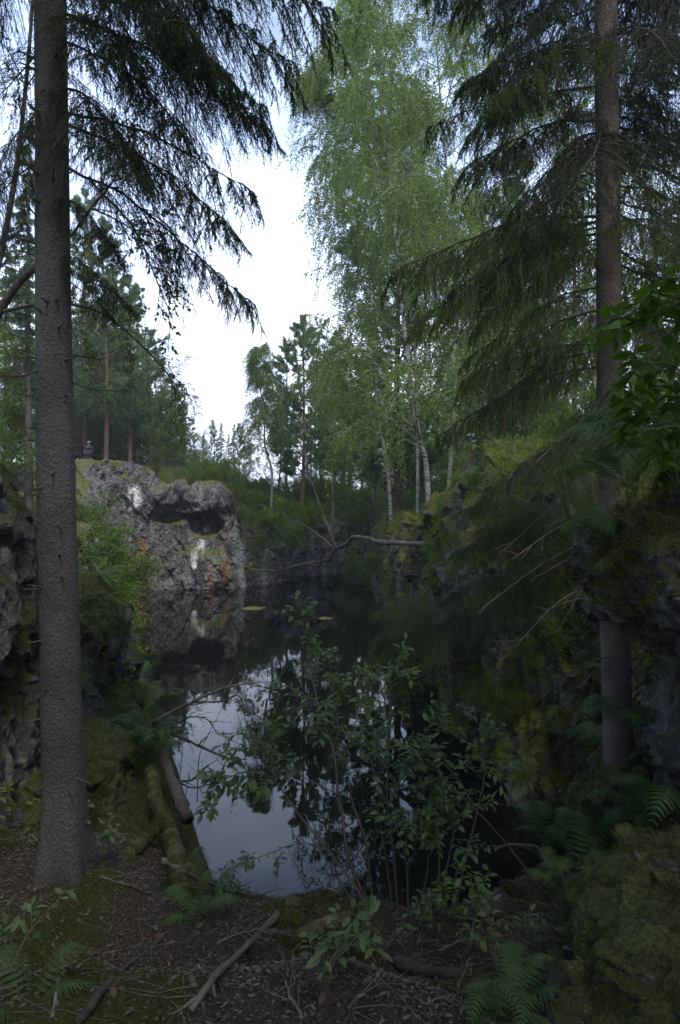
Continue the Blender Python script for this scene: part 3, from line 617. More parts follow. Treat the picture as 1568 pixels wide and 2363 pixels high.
def mk_pine(seed, h=15., cs=.45, r=2.6, r0=.16, puffs=5, fol='pine'):
    rng = np.random.default_rng(seed)
    tr = poly([(0, 0, -.3), (rng.normal(0, .12), rng.normal(0, .12), h * .4), (rng.normal(0, .3), rng.normal(0, .3), h)], 22)[None]
    q, D, t, T = spawn(tr, 60, cs, .99, 1.15, .2, rng); l1 = r * np.interp(t, [cs, cs + .15, .8, 1], [.75, 1, .8, .15]) * rng.uniform(.6, 1.15, len(t))
    L1 = curves(q, D, l1, .12, 8, rng, .09); q, D, t2, T = spawn(L1, 9, .3, 1, .8, .25, rng); l2 = np.repeat(l1, 9) * .32 * rng.uniform(.4, 1.2, len(t2)); D[:, 2] += .15; L2 = curves(q, unit(D), l2, .2, 5, rng, .1)
    wd = MB().tubes(tr, rad(tr, r0, r0 * .2), 10).tubes(L1, rad(L1, r0 * .27, .01), 5)
    tw = MB().tubes(L2, rad(L2, .01, .006), 3); m_ = puffs; q, T = sample(L2, .35 + .65 * rng.random((len(L2), m_)))
    q = q + rng.normal(0, .06, q.shape); k = 24; q = np.repeat(q, k, 0); T = np.repeat(T, k, 0); D = unit(rng.normal(0, 1, q.shape) + T * .5 + UP * .4)
    tw.leaves(q, D, rng.normal(0, 1, q.shape), rng.uniform(.12, .22, len(q)), .035, 'tri')
    return wd.mesh('trunk', M['bark_pine'], True), tw.mesh('crown', M[fol])
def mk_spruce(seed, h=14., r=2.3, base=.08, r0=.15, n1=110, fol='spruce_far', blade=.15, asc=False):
    rng = np.random.default_rng(seed); tr = poly([(0, 0, -.3), (rng.normal(0, .08), 0, h * .5), (rng.normal(0, .1), 0, h)], 16)[None]
    q, D, t, T = spawn(tr, n1, base, .985, 1.45 if not asc else .55, .12, rng); l1 = r * (1.02 - t) ** .8 * rng.uniform(.65, 1.12, len(t)); L1 = curves(q, D, l1, -.28 if not asc else .1, 8, rng, .04)
    q, D, t2, T = spawn(L1, 12, .15, 1, .9, .2, rng, flat=not asc); l2 = np.repeat(l1, 12) * .3 * np.interp(t2, [0, .3, 1], [.6, 1, .5]) * rng.uniform(.6, 1.1, len(t2)) + .08
    if not asc: D[:, 2] -= .35
    L2 = curves(q, unit(D), l2, -.45 if not asc else .15, 5, rng, .06)
    wd = MB().tubes(tr, rad(tr, r0, r0 * .1), 9).tubes(L1, rad(L1, .02, .005), 4); tw = MB()
    q, T = sample(L2, rng.random((len(L2), 16))); D = unit(T * .8 + rng.normal(0, .7, q.shape)); tw.leaves(q, D, rng.normal(0, 1, q.shape), blade * rng.uniform(.6, 1.2, len(q)), blade * .22, 'tri')
    q, T = sample(L1, rng.random((len(L1), 30))); D = unit(T * .8 + rng.normal(0, .7, q.shape)); tw.leaves(q, D, rng.normal(0, 1, q.shape), blade * rng.uniform(.6, 1.2, len(q)), blade * .22, 'tri')
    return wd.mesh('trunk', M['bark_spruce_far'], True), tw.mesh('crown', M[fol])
# ------------------------------------------------------------------ named trees of the middle distance
def gz(p):
    z = Hs(p[0], p[1])
    if p[1] > 33:
        k = np.hypot(fcq[:, 0] - p[0], fcq[:, 1] - p[1]) < .3
        if k.any(): z = max(z, fcq[k, 2].max())
    return np.array([p[0], p[1], z - .05])
def base_at(px, d): return gz(np.array([(px - CX) / F * d, d]))
def place_tree(name, meshes, px, d, label, cat, group=None, rz=0, top=None, h=None, sc=None, xy=None):
    b = base_at(px, d) if xy is None else gz(xy)
    t = empty(name, b); tag(t, label, cat, group)
    for nm, me in zip(('trunk', 'crown'), meshes): link(nm, me, t, b)
    if top is not None: sc = (CAMZ - (top - CY) / F * d - b[2]) / h
    if sc: t.scale = (sc,) * 3
    t.rotation_euler = (0, 0, rz); return t
def rel(pts_px, b): return [np.array(p) - b for p in pts_px]
# birches on the right bank: trunks traced with their own depth
b = base_at(1000, 17.5); pl = rel([b - [0, 0, .3], at(985, 1120, 17.5), at(962, 990, 17.5), at(925, 700, 18), at(905, 480, 18), at(880, 250, 18), at(860, -60, 18)], b)
b1 = place_tree('birch_tree', mk_birch(31, 14, 30, 1.1, pl, .06, .25, .085, n1=46), 1000, 17.5, 'leaning birch with dark lower trunk rooted at the edge of the right cliff', 'birch tree')
b = base_at(1015, 24); pl = rel([b - [0, 0, .3], at(1040, 1050, 24), at(1052, 800, 24), at(1046, 550, 24), at(1020, 300, 24), at(1000, 0, 24), at(990, -300, 24)], b)
b2 = place_tree('birch_tree', mk_birch(32, 22, 30, .85, pl, .065, .35, .085, n1=50), 1015, 24, 'tall birch with a bright white upright stem showing halfway up, right of the sky gap', 'birch tree')
b = base_at(912, 29); pl = rel([b - [0, 0, .3], at(895, 1100, 29), at(872, 960, 29), at(862, 700, 29), at(850, 400, 29), at(820, 120, 29), at(810, -120, 29)], b)
b3 = place_tree('birch_tree', mk_birch(33, 24, 28, .8, pl, .075, .3, .1, n1=60), 912, 29, 'birch with black-flecked white foot beside the orange pine trunk', 'birch tree')
b = base_at(960, 27); pl = rel([b - [0, 0, .3], at(962, 1050, 27), at(955, 800, 27), at(900, 500, 27), at(800, 250, 26), at(745, 160, 26)], b)
b4 = place_tree('birch_tree', mk_birch(34, 17, 32, .95, pl, .065, .38, .08, n1=48), 960, 27, 'slim birch whose drooping crown hangs farthest into the sky gap', 'birch tree')
b = base_at(1060, 31); b5 = place_tree('birch_tree', mk_birch(35, 26, 26, .9, None, .075, .3, .11), 1075, 31, 'grey-stemmed birch standing behind the mossy cliff top on the right', 'birch tree')
b = base_at(625, 38.5); b = np.array([b[0], 41.0, 0]); b = gz(b[:2] * [41 / 38.5, 1]); pl = rel([b - [0, 0, .3], at(628, 1090, 41), at(612, 1030, 41), at(610, 960, 41), at(598, 870, 41), at(600, 790, 41)], b)
b6 = place_tree('birch_tree', mk_birch(36, 10.5, 18, .8, pl, .08, .38, .09, n1=34), 0, 0, 'small birch with a thin crooked white stem beside the far cliff', 'birch tree', xy=b[:2])
PINE = [mk_pine(41, cs=.3), mk_pine(42, cs=.2, r=2.6), mk_pine(43, cs=.25, r=2.4)]; HP = 15.
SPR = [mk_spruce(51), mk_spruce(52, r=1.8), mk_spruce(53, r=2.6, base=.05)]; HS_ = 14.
BRD = [mk_broad(61), mk_broad(62, r=3.0)]; BIR = [mk_birch(63, 18, 16, .8, leafsz=.09, n1=28), mk_birch(64, 18, 16, 1.0, leafsz=.09, n1=28)]
place_tree('pine_tree', mk_pine(44, cs=.25, r=3.3, r0=.17, puffs=11), 697, 44, 'tallest pine at the head of the pond with a dark bare lower trunk', 'pine tree', top=738, h=HP)
place_tree('pine_tree', PINE[0], 925, 31, 'pine whose bare orange trunk stands right of the black-flecked birch', 'pine tree', top=300, h=HP)
place_tree('pine_tree', PINE[1], 1160, 24, 'pine with a brown trunk behind the hanging spruce twigs on the right', 'pine tree', top=350, h=HP)
place_tree('pine_tree', PINE[2], 245, 40, 'tall pine above the far cliff nearest the big left spruce trunk', 'pine tree', top=520, h=HP)
place_tree('pine_tree', PINE[1], 300, 42, 'bushy pine behind the railing at the cliff top, left of the juniper', 'pine tree', top=640, h=HP, rz=1)
place_tree('pine_tree', PINE[0], 345, 47, 'blue-green pine directly above the juniper on the far cliff', 'pine tree', top=760, h=HP, rz=2)
place_tree('pine_tree', PINE[2], 395, 52, 'pine behind the dark box at the cliff top', 'pine tree', top=860, h=HP, rz=3)
place_tree('pine_tree', PINE[1], 200, 44, 'pine rising behind the white-capped person', 'pine tree', top=450, h=HP, rz=4)
place_tree('pine_tree', PINE[0], 770, 50, 'pine standing close behind the tallest pine on its right', 'pine tree', top=810, h=HP, rz=5)
for px_, d, top_, kd, lab in [(240, 56, 640, 'b', 'leafy tree on the far cliff right beside the big left trunk'), (275, 49, 700, 'b', 'leafy tree left of the juniper on the far cliff'), (330, 44, 840, 'b', 'light green tree right behind the juniper'), (310, 52, 720, 'w', 'slim birch behind the light green tree'), (365, 58, 800, 'w', 'birch rising behind the right dark box'), (270, 60, 620, 'p', 'highest pine deep in the left woods'),
                                  (405, 64, 900, 'p', 'rounded pine at the left side of the sky gap'), (440, 70, 965, 'p', 'low pine under the left side of the sky gap'), (385, 50, 930, 's', 'small spruce right of the juniper'), (470, 74, 1000, 's', 'spruce below the pale distant birch'), (496, 78, 992, 'p', 'low pine between the pale distant birch and the pointed spruces'),
                                  (528, 76, 1000, 's', 'bushy spruce under the pointed distant spruces'), (555, 72, 985, 'p', 'low pine right of the pointed distant spruces'), (460, 66, 1030, 'b', 'round leafy tree above the rock dome'), (510, 68, 1035, 'b', 'round leafy tree right above the rock dome'), (550, 60, 1035, 'b', 'leafy tree left of the small crooked birch'),
                                  (570, 50, 960, 'b', 'leafy tree behind the small crooked birch'), (640, 50, 860, 'b', 'leafy tree left behind the tallest pine'), (660, 56, 800, 'p', 'pine left behind the tallest pine'), (735, 52, 830, 'w', 'birch right behind the tallest pine'), (800, 46, 860, 'b', 'broad leafy tree at the far right corner of the pond'), (850, 42, 820, 'b', 'leafy tree left of the black-flecked birch'), (775, 60, 760, 'p', 'pine high behind the broad leafy tree')]:
    k_ = {'b': (BRD[int(R_.integers(0, 2))], 10.5), 'p': (PINE[int(R_.integers(0, 3))], HP), 's': (SPR[int(R_.integers(0, 3))], HS_), 'w': (BIR[int(R_.integers(0, 2))], 18)}[kd]
    place_tree({'w': 'birch_tree', 'b': 'leafy_tree', 'p': 'pine_tree', 's': 'spruce_tree'}[kd], k_[0], px_, d, lab, {'w': 'birch tree', 'b': 'leafy tree', 'p': 'pine tree', 's': 'spruce tree'}[kd], rz=R_.uniform(0, 6), top=top_, h=k_[1])
place_tree('spruce_tree', SPR[1], 425, 56, 'small narrow spruce at the left edge of the sky gap', 'spruce tree', top=905, h=HS_)
place_tree('spruce_tree', SPR[0], 512, 88, 'pointed spruce in the middle of the distant treetops', 'spruce tree', top=972, h=HS_)
place_tree('spruce_tree', SPR[1], 540, 84, 'pointed spruce at the right end of the distant treetops', 'spruce tree', top=975, h=HS_, rz=1)
place_tree('birch_tree', BIR[0], 484, 80, 'pale birch at the left end of the distant treetops', 'birch tree', top=968, h=18)
place_tree('spruce_tree', SPR[2], 575, 66, 'spruce behind the small crooked birch', 'spruce tree', top=1000, h=HS_)
place_tree('spruce_tree', SPR[0], 450, 60, 'low dark spruce behind the far cliff top below the distant treetops', 'spruce tree', top=1030, h=HS_, rz=2)
J = mk_spruce(55, h=3.2, r=1.15, base=.02, r0=.05, n1=120, fol='juniper', blade=.07, asc=True)
place_tree('juniper_bush', J, 360, 37.2, 'cone-shaped juniper bush standing on the edge of the far cliff', 'juniper', top=985, h=3.2)
BSH = [mk_broad(71, h=2.0, r=1.1, leafsz=.06, leafn=12, r0=.03, base=.05, n1=16), mk_broad(72, h=1.5, r=1.0, leafsz=.055, leafn=14, r0=.025, base=.03, n1=16)]
HBS = 2.1
for px_, d, top_, lab in [(215, 20, 1130, 'large leafy bush hanging over the left bank in front of the far cliff'), (215, 16, 1120, 'leafy bush right behind the big left spruce trunk'), (235, 27, 1200, 'dense bush at the water end of the left bank'),
                          (235, 23, 1090, 'rounded bush covering the left part of the far cliff'), (190, 13, 1210, 'low bush behind the mossy rock on the left bank'),
                          (195, 28, 1110, 'leafy bush just right of the big left trunk high on the left bank'), (222, 29, 1125, 'tallest bush in front of the left part of the far cliff'), (215, 25.5, 1230, 'low bush on the left bank under the taller ones'), (610, 41, 1120, 'green bush below the small crooked birch'), (655, 43, 1150, 'bright bush in front of the railing at the head of the pond'), (575, 39, 1190, 'dark bush at the right shoulder of the far cliff'),
                          (720, 47, 1110, 'light green bush behind the tallest pine trunk'), (830, 40, 1130, 'shady bush at the far right corner of the pond'), (800, 45, 1090, 'bush behind the upright shoots of the fallen tree'),
                          (880, 34, 1130, 'bush at the foot of the black-flecked birch'), (440, 39, 1085, 'low juniper scrub on top of the rock dome'), (535, 39.5, 1085, 'scrub behind the right end of the rock dome'), (500, 41, 1075, 'scrub behind the middle of the rock dome'),
                          (690, 41.6, 1215, 'bush leaning over the water at the head of the pond'), (615, 38.6, 1240, 'bush growing from the rock right of the rust stain'), (410, 38.5, 1075, 'scrub between the juniper and the rock dome')]:
    sc = max(.25, (CAMZ - (top_ - CY) / F * d - base_at(px_, d)[2]) / HBS)
    place_tree('bush', BSH[int(R_.integers(0, 2))], px_, d, lab, 'bush', rz=R_.uniform(0, 6), sc=min(sc, 2.3 if 24 < d < 31 else (1.5 if d > 21 else 1.2)))
# ------------------------------------------------------------------ the forest around, copies of the same kinds
placed = []
def forest(n, area, kinds, label, cat, name, group, seed, smin=.7, smax=1.25, mind=1.6):
    rng = np.random.default_rng(seed); k = 0; tries = 0
    while k < n and tries < n * 60:
        tries += 1; x = rng.uniform(area[0], area[1]); y = rng.uniform(area[2], area[3])
        if sdist(np.array([x]), np.array([y]))[0] < 2.2: continue
        u = (x / y * F + CX) if y > 3 else -1e4
        if y > 3 and 395 < u < 690 and y < 300 and smax > .62: 
            if not (y > 55 and 395 < u < 690 and smax < .9): continue
        if y < 9 and abs(x) < 4.5: continue
        if 150 < u < 260 and 33 < y < 47: continue
        if x < 0 and 3 < y < 34 and u + 2.6 / y * F > 350: continue
        if any((x - a) ** 2 + (y - b_) ** 2 < mind ** 2 for a, b_ in placed): continue
        placed.append((x, y)); me = kinds[int(rng.integers(0, len(kinds)))]
        t = place_tree(name, me, 0, 0, label, cat, group, rz=rng.uniform(0, 6.28), sc=rng.uniform(smin, smax), xy=(x, y)); k += 1
forest(10, (-45, -14, 44, 75), PINE, 'pine in the woods behind the far cliff, left of the sky gap', 'pine tree', 'pine_tree', 'pines behind the far cliff', 1)
forest(14, (-40, -13, 40, 80), SPR, 'spruce in the woods behind the far cliff, left of the sky gap', 'spruce tree', 'spruce_tree', 'spruces behind the far cliff', 2)
forest(14, (-20, -7.5, 8, 36), BRD, 'leafy tree on the left bank behind the big spruce trunk', 'leafy tree', 'leafy_tree', 'leafy trees on the left bank', 3, .6, 1.1)
forest(12, (-28, -9, 10, 40), SPR, 'spruce on the left bank behind the big spruce trunk', 'spruce tree', 'spruce_tree', 'spruces on the left bank', 4, .7, 1.2)
forest(16, (-3, 14, 46, 90), SPR, 'spruce in the woods behind the head of the pond', 'spruce tree', 'spruce_tree', 'spruces behind the head of the pond', 5, .6, 1.0)
forest(14, (-3, 12, 45, 85), BRD, 'leafy tree in the woods behind the head of the pond', 'leafy tree', 'leafy_tree', 'leafy trees behind the head of the pond', 6, .6, 1.0)
forest(10, (0, 16, 45, 80), PINE, 'pine in the woods behind the head of the pond', 'pine tree', 'pine_tree', 'pines behind the head of the pond', 7, .6, 1.0)
forest(12, (4.5, 20, 20, 50), BIR, 'birch in the woods on top of the right cliff', 'birch tree', 'birch_tree', 'birches on the right cliff', 8, .6, 1.1)
forest(12, (4.2, 22, 12, 45), BRD, 'leafy tree in the woods on top of the right cliff', 'leafy tree', 'leafy_tree', 'leafy trees on the right cliff', 9, .6, 1.0)
forest(12, (5, 24, 7, 50), SPR, 'spruce in the woods on top of the right cliff', 'spruce tree', 'spruce_tree', 'spruces on the right cliff', 10, .7, 1.2)
forest(18, (-60, 30, 90, 150), SPR + PINE, 'small conifer in the distant woods across the sky gap', 'conifer', 'conifer_tree', 'distant conifers', 12, .3, .6, 3)
for i, (x, y, sc) in enumerate([(-2.8, -2.4, 1.2), (2.6, -2.6, 1.3), (7.6, .2, 1.3), (-5.6, 1.6, 1.2), (9.5, 4.5, 1.25)]):  # out-of-view spruces, added so their crowns darken the foreground
    if i == 0: OVH = mk_spruce(57, h=13, r=3.2, base=.3, r0=.14, n1=120)
    place_tree('spruce_tree', OVH, 0, 0, 'unseen high-branched spruce added to shade the ground around the viewer', 'spruce tree', 'added shade spruces around the viewer', rz=i * 1.3, sc=sc, xy=(x, y)); placed.append((x, y))
forest(14, (-18, 18, -16, 3), SPR, 'unseen spruce added behind the viewer for shade', 'spruce tree', 'spruce_tree', 'added shade spruces behind the viewer', 13, .9, 1.3, 3)  # unseen trees put behind the camera to block sky light
rng = np.random.default_rng(78)
for i in range(90):
    x = rng.uniform(-14, -2.0); y = rng.uniform(37.0, 47); 
    if sdist(np.array([x]), np.array([y]))[0] < .9 or (150 < x / y * F + CX < 432 and y < 46): continue
    place_tree('bush', BSH[i % 2], 0, 0, 'low green scrub along the top of the far cliff', 'bush', 'low scrub along the top of the far cliff', rz=rng.uniform(0, 6), sc=rng.uniform(.35, .75), xy=(x, y))
rng = np.random.default_rng(80)
for i in range(34):
    px_ = rng.uniform(150, 440); d = rng.uniform(46, 60); x = (px_ - CX) / F * d
    if any((x - a) ** 2 + (d - b_) ** 2 < 1.2 for a, b_ in placed): continue
    placed.append((x, d)); me = [BRD[0], BRD[1], BIR[0], SPR[0]][i % 4]; hh = [10.5, 10.5, 18, 14][i % 4]; top_ = np.interp(px_, [150, 300, 360, 440], [640, 700, 850, 985]) + rng.uniform(0, 160)
    kd = ['leafy', 'leafy', 'birch', 'spruce'][i % 4]
    place_tree(kd + '_tree', me, px_, d, {'leafy': 'leafy tree filling the woods just behind the railing on the far cliff', 'birch': 'birch mixed into the woods just behind the railing on the far cliff', 'spruce': 'spruce mixed into the woods just behind the railing on the far cliff'}[kd], kd + ' tree', kd + ' trees just behind the railing on the far cliff', rz=rng.uniform(0, 6), top=top_, h=hh)
rng = np.random.default_rng(81)
for i in range(16):
    px_ = 165 + i * 18 + rng.uniform(-6, 6); d = rng.uniform(45.5, 49); me, hh, kd = [(BRD[i % 2], 10.5, 'leafy'), (SPR[i % 3], 14, 'spruce')][int(i % 3 == 2)]
    place_tree('young_tree', me, px_, d, {'leafy': 'young leafy tree in the low thicket right behind the railing on the far cliff', 'spruce': 'young spruce in the low thicket right behind the railing on the far cliff'}[kd], kd + ' tree', 'young ' + kd + ' trees in the thicket behind the railing', rz=rng.uniform(0, 6), top=rng.uniform(880, 990), h=hh)
rng = np.random.default_rng(79)
for i in range(46):
    x = rng.uniform(-3, 6.5); y = rng.uniform(44.5, 60)
    if sdist(np.array([x]), np.array([y]))[0] < .6: continue
    place_tree('bush', BSH[i % 2], 0, 0, 'green shrub in the thicket below the birches at the head of the pond', 'bush', 'shrubs in the thicket at the head of the pond', rz=rng.uniform(0, 6), sc=rng.uniform(.7, 1.4), xy=(x, y))
bushes = 0; rng = np.random.default_rng(77)
for _ in range(900):
    if bushes >= 90: break
    x = rng.uniform(-22, 14); y = rng.uniform(10, 62); s_ = sdist(np.array([x]), np.array([y]))[0]
    if s_ < .9 or s_ > 14: continue
    if 33 < y < 46 and -22 < x < -4: continue
    if x < 0 and y < 34 and x / y * F + CX + 1.1 / y * F > 330: continue
    sc = rng.uniform(.5, 1.1)
    where = 'on the left bank' if x < -3 and y < 36 else ('on top of the right cliff' if x > 1.5 and y < 42 else 'in the woods around the head of the pond')
    place_tree('bush', BSH[bushes % 2], 0, 0, 'green undergrowth bush ' + where, 'bush', 'undergrowth bushes ' + where, rz=rng.uniform(0, 6), sc=sc, xy=(x, y)); bushes += 1
# ------------------------------------------------------------------ foreground
def hit(px, py, d0=1.8, d1=16):
    """where the line of sight through a photo position meets the land"""
    d = np.linspace(d0, d1, 700); P = np.array([at(px, py, k) for k in d]); h = H(P[:, 0], P[:, 1]); i = np.argmax(P[:, 2] <= h)
    return P[i] if (P[:, 2] <= h).any() else P[-1]
def lay(pts, lift=.0, **k):
    """a path on the land through photo positions"""
    out = []
    for p in pts:
        q = hit(*p[:2]); out.append(q + np.array([0, 0, lift + (p[2] if len(p) > 2 else 0)]))
    return np.array(out)
R_ = np.random.default_rng(23)
# boulders
br, bq, bn, bm = boulder('mossy_boulder', (2.0, 3.05, 1.9), (1.02, .85, .78), 'large boulder wrapped in thick green moss, lowest in the right corner of the view', 31, res=420, amp=.2, mossy=.98, tuft=30000, rng=R_)
ov, oq, on_, om = boulder('overhanging_rock', (2.78, 4.05, 3.85), (1.15, .95, .72), 'dark overhanging rock draped with hanging moss, in front of the right spruce trunk', 47, res=420, amp=.26, mossy=.78, tuft=30000, rng=R_, tl=.034)
for c_ in ov.children: c_.data.materials[0] = M['moss_bright']
boulder('rock', (3.0, 4.6, 2.6), (.75, .7, .9), 'bare grey rock below the overhanging rock, right of the right spruce trunk', 52, res=220, amp=.3, mossy=.35)
boulder('mossy_boulder', (2.9, 5.6, 1.7), (.9, .6, .55), 'low mossy boulder behind the ferns at the foot of the right spruce', 53, res=260, amp=.25, mossy=.85, tuft=7000, rng=R_)
boulder('mossy_rock', (-3.0, 6.9, 1.25), (.75, 1.0, .62), 'rounded mossy rock between the big left trunk and the mossy log', 54, res=260, amp=.2, mossy=.95, tuft=14000, rng=R_)
boulder('mossy_rock', at(215, 1440, 8.6) - [0, 0, .1], (.38, .5, .4), 'moss cushion capping the left rock wall just right of the big trunk', 55, res=200, amp=.25, mossy=1.0, tuft=7000, rng=R_, tl=.035)
boulder('mossy_rock', at(250, 1625, 9.2) - [0, 0, .1], (.45, .5, .5), 'mossy knob low on the left rock wall above the ferns', 56, res=200, amp=.3, mossy=.8, tuft=5000, rng=R_, tl=.035)
# litter, moss and twigs on the forest floor
n = 80000; x = R_.uniform(-3, 2.8, n); y = 1.9 + 5.0 * R_.random(n) ** 1.1; s_ = sdist(x, y); k = s_ > .2; x, y = x[k], y[k]
P = np.stack([x, y, H(x, y) + .004], 1); mo = ground_moss(P); k = R_.random(len(P)) > mo * .75; P = P[k]
D = R_.normal(0, 1, P.shape); D[:, 2] *= .25; Nn = unit(UP + R_.normal(0, .4, P.shape))
sz = R_.choice([.012, .02, .034], len(P), p=[.45, .33, .22]) * R_.uniform(.7, 1.2, len(P))
tag(MB().leaves(P, D, Nn, sz, sz * .55, 'litter').build('fallen_leaves', M['litter']), 'brown dry leaves and scales strewn over the forest floor', 'leaf litter', kind='stuff')
n = 1500; x = R_.uniform(-3, 2.6, n); y = R_.uniform(1.9, 6.6, n); k = sdist(x, y) > .3; x, y = x[k], y[k]; a = R_.uniform(0, 6.28, len(x)); l_ = R_.uniform(.04, .22, len(x))
t_ = np.linspace(-1, 1, 5)[None]; bx = x[:, None] + np.cos(a)[:, None] * l_[:, None] * t_ + R_.normal(0, .004, (len(x), 5)); by = y[:, None] + np.sin(a)[:, None] * l_[:, None] * t_ + R_.normal(0, .004, (len(x), 5))
P = np.stack([bx, by, H(bx, by) + .008], -1); tag(MB().tubes(P, rad(P, R_.uniform(.001, .0028, len(P)), .0008), 4).build('twig_litter', M['twigs']), 'thin dead twigs scattered over the forest floor', 'twigs', kind='stuff')
n = 90000; x = R_.uniform(-3.2, 2.8, n); y = 1.9 + 6.5 * R_.random(n) ** 1.2; k = sdist(x, y) > .05; x, y = x[k], y[k]
P = np.stack([x, y, H(x, y)], 1); k = R_.random(len(P)) < ground_moss(P) ** 1.5; P = np.repeat(P[k], 3, 0); P = P + R_.normal(0, .006, P.shape) * [1, 1, 0]
D = unit(UP + R_.normal(0, .5, P.shape)); tag(MB().leaves(P, D, R_.normal(0, 1, P.shape), R_.uniform(.012, .034, len(P)) * (.5 + .8 * ss(-.3, .5, fbm(P * 9, 3, 3))), .005, 'tri').build('moss', M['moss']), 'green moss growing over the forest floor', 'moss', kind='stuff')
# logs, sticks
def thing_stick(name, pts, r0, r1, m_, label, cat, group=None, **kw):
    P = poly(pts, kw.pop('K', None)); amp = kw.pop('amp', .003); P = rough(P, amp, R_); k = kw.pop('k', 10)
    rr = rad(P[None], r0, r1); rr = rr * (1 + .12 * R_.normal(0, 1, rr.shape)); mb = MB().tubes(P[None], rr, k); tw = kw.get('twigs', 0)
    if tw:
        q, D, t, T = spawn(P[None], tw, .12, .98, .8, .3, R_); T1 = curves(q, D, R_.uniform(.3, 1, len(q)) * kw.get('tl', .3), -.05, 7, R_, .15); mb.tubes(T1, rad(T1, max(r1, .003), .0015), 4)
        q, D, t, T = spawn(T1, 3, .3, .95, .8, .3, R_); T2 = curves(q, D, R_.uniform(.2, .6, len(q)) * kw.get('tl', .3) * .5, -.05, 5, R_, .15); mb.tubes(T2, rad(T2, .002, .001), 3)
    v = mb.v[0]; v += unit(np.stack([vn(v * 9 / max(r1, .01) * .02, 5), vn(v * 9 / max(r1, .01) * .02, 6), vn(v * 9 / max(r1, .01) * .02, 7)], 1)) * max(r0, r1) * .22 * vn(v * 22, 9)[:, None]
    return tag(mb.build(name, M[m_], None, True, origin=P[0]), label, cat, group)
def tuft_tube(o, pts, r, cnt, rng, tl=.018):
    P = poly(pts, 60)[None]; q, T = sample(P, rng.random((1, cnt))); a = rng.normal(0, 1, q.shape); a[:, 2] = np.abs(a[:, 2]); a = unit(a - (a * T).sum(1, keepdims=True) * T)
    mb = MB().leaves(q + a * r * .9, unit(a + rng.normal(0, .4, q.shape)), rng.normal(0, 1, q.shape), tl * rng.uniform(.5, 1.3, cnt), .004, 'tri')
    tag(mb.build('moss', M['moss'], o), kind='stuff')
l1 = [at(348, 1778, 6.9), at(362, 1850, 6.2), at(388, 1908, 5.7), at(403, 1967, 5.2), at(418, 2041, 4.7), at(428, 2116, 4.35)]
o = thing_stick('fallen_log', l1, .06, .072, 'mossy_bark', 'long moss-covered log sloping down from the water edge towards the litter', 'log', k=14, K=50); tuft_tube(o, l1, .07, 9000, R_)
l2 = [at(372, 1900, 5.6), at(342, 1930, 5.35), at(298, 1973, 5.0), at(284, 2012, 4.75)]
o = thing_stick('fallen_log', l2, .04, .06, 'mossy_bark', 'short crooked mossy log leaning against the long log, bare at its middle', 'log', k=12, K=30); tuft_tube(o, l2, .055, 4500, R_)
thing_stick('broken_log', [at(376, 1735, 7.6), at(394, 1791, 7.2), at(412, 1838, 6.9), at(434, 1893, 6.6)], .05, .07, 'bark_dark', 'broken dark trunk piece hanging over the water beside the long mossy log', 'log', k=12)
thing_stick('fallen_branch', [at(374, 1985, 4.7), at(412, 2005, 4.8), at(461, 2029, 5.0), at(530, 2052, 5.2), at(605, 2068, 5.3)], .02, .01, 'deadwood', 'thin reddish branch lying across the long mossy log', 'branch', twigs=5)
thing_stick('fallen_branch', lay([(375, 2172), (300, 2232), (240, 2292), (180, 2372)], .02), .011, .018, 'bark_dark', 'smooth grey stick on the litter pointing to the lower left', 'branch')
thing_stick('fallen_branch', lay([(642, 2135, .05), (575, 2197, .03), (510, 2252), (440, 2345)], .02), .024, .012, 'bark_shrub', 'brown stick rising from the litter towards the water', 'branch', twigs=4)
thing_stick('fallen_branch', lay([(145, 2172), (135, 2272), (120, 2350)], .012), .005, .008, 'deadwood', 'thin curved stick on the litter below the big left trunk', 'branch', twigs=3)
thing_stick('fallen_log', lay([(912, 2232), (994, 2257), (1072, 2258)], .03), .04, .028, 'bark_dark', 'short dark log lying below the roots of the leafy shrub', 'log')
l3 = [at(1160, 2038, 5.3), at(1219, 2082, 4.9), at(1290, 2120, 4.5)]
o = thing_stick('fallen_log', l3, .028, .045, 'mossy_bark', 'slim mossy log resting against the large mossy boulder', 'log', twigs=3); tuft_tube(o, l3, .035, 2500, R_)
thing_stick('fallen_log', lay([(1062, 2080), (1096, 2098), (1138, 2120)], .02), .02, .028, 'deadwood', 'broken reddish piece of wood behind the leafy shrub', 'log')
thing_stick('fallen_branch', [at(1140, 1962, 5.3), at(1174, 1950, 5.2), at(1236, 1956, 5.0), at(1259, 1987, 4.9), at(1299, 2003, 4.7), at(1376, 2006, 4.5)], .011, .021, 'deadwood', 'pale antler-shaped branch above the large mossy boulder', 'branch', twigs=4, tl=.2)
thing_stick('fallen_log', lay([(690, 2172), (740, 2150), (800, 2128)], .03), .05, .05, 'mossy_bark', 'mossy log end at the near water edge left of the leafy shrub', 'log')
tag(trunk_mesh([hit(672, 2120) - [0, 0, .05], hit(672, 2120) + [0, 0, .05], hit(672, 2120) + [.01, 0, .13]], [.07, .055, .045], flare=.5, k=20, lump=.3)[0].build('rotten_stump', M['mossy_bark'], None, True, origin=hit(672, 2120)), 'small rotten stump at the near edge of the water', 'stump')
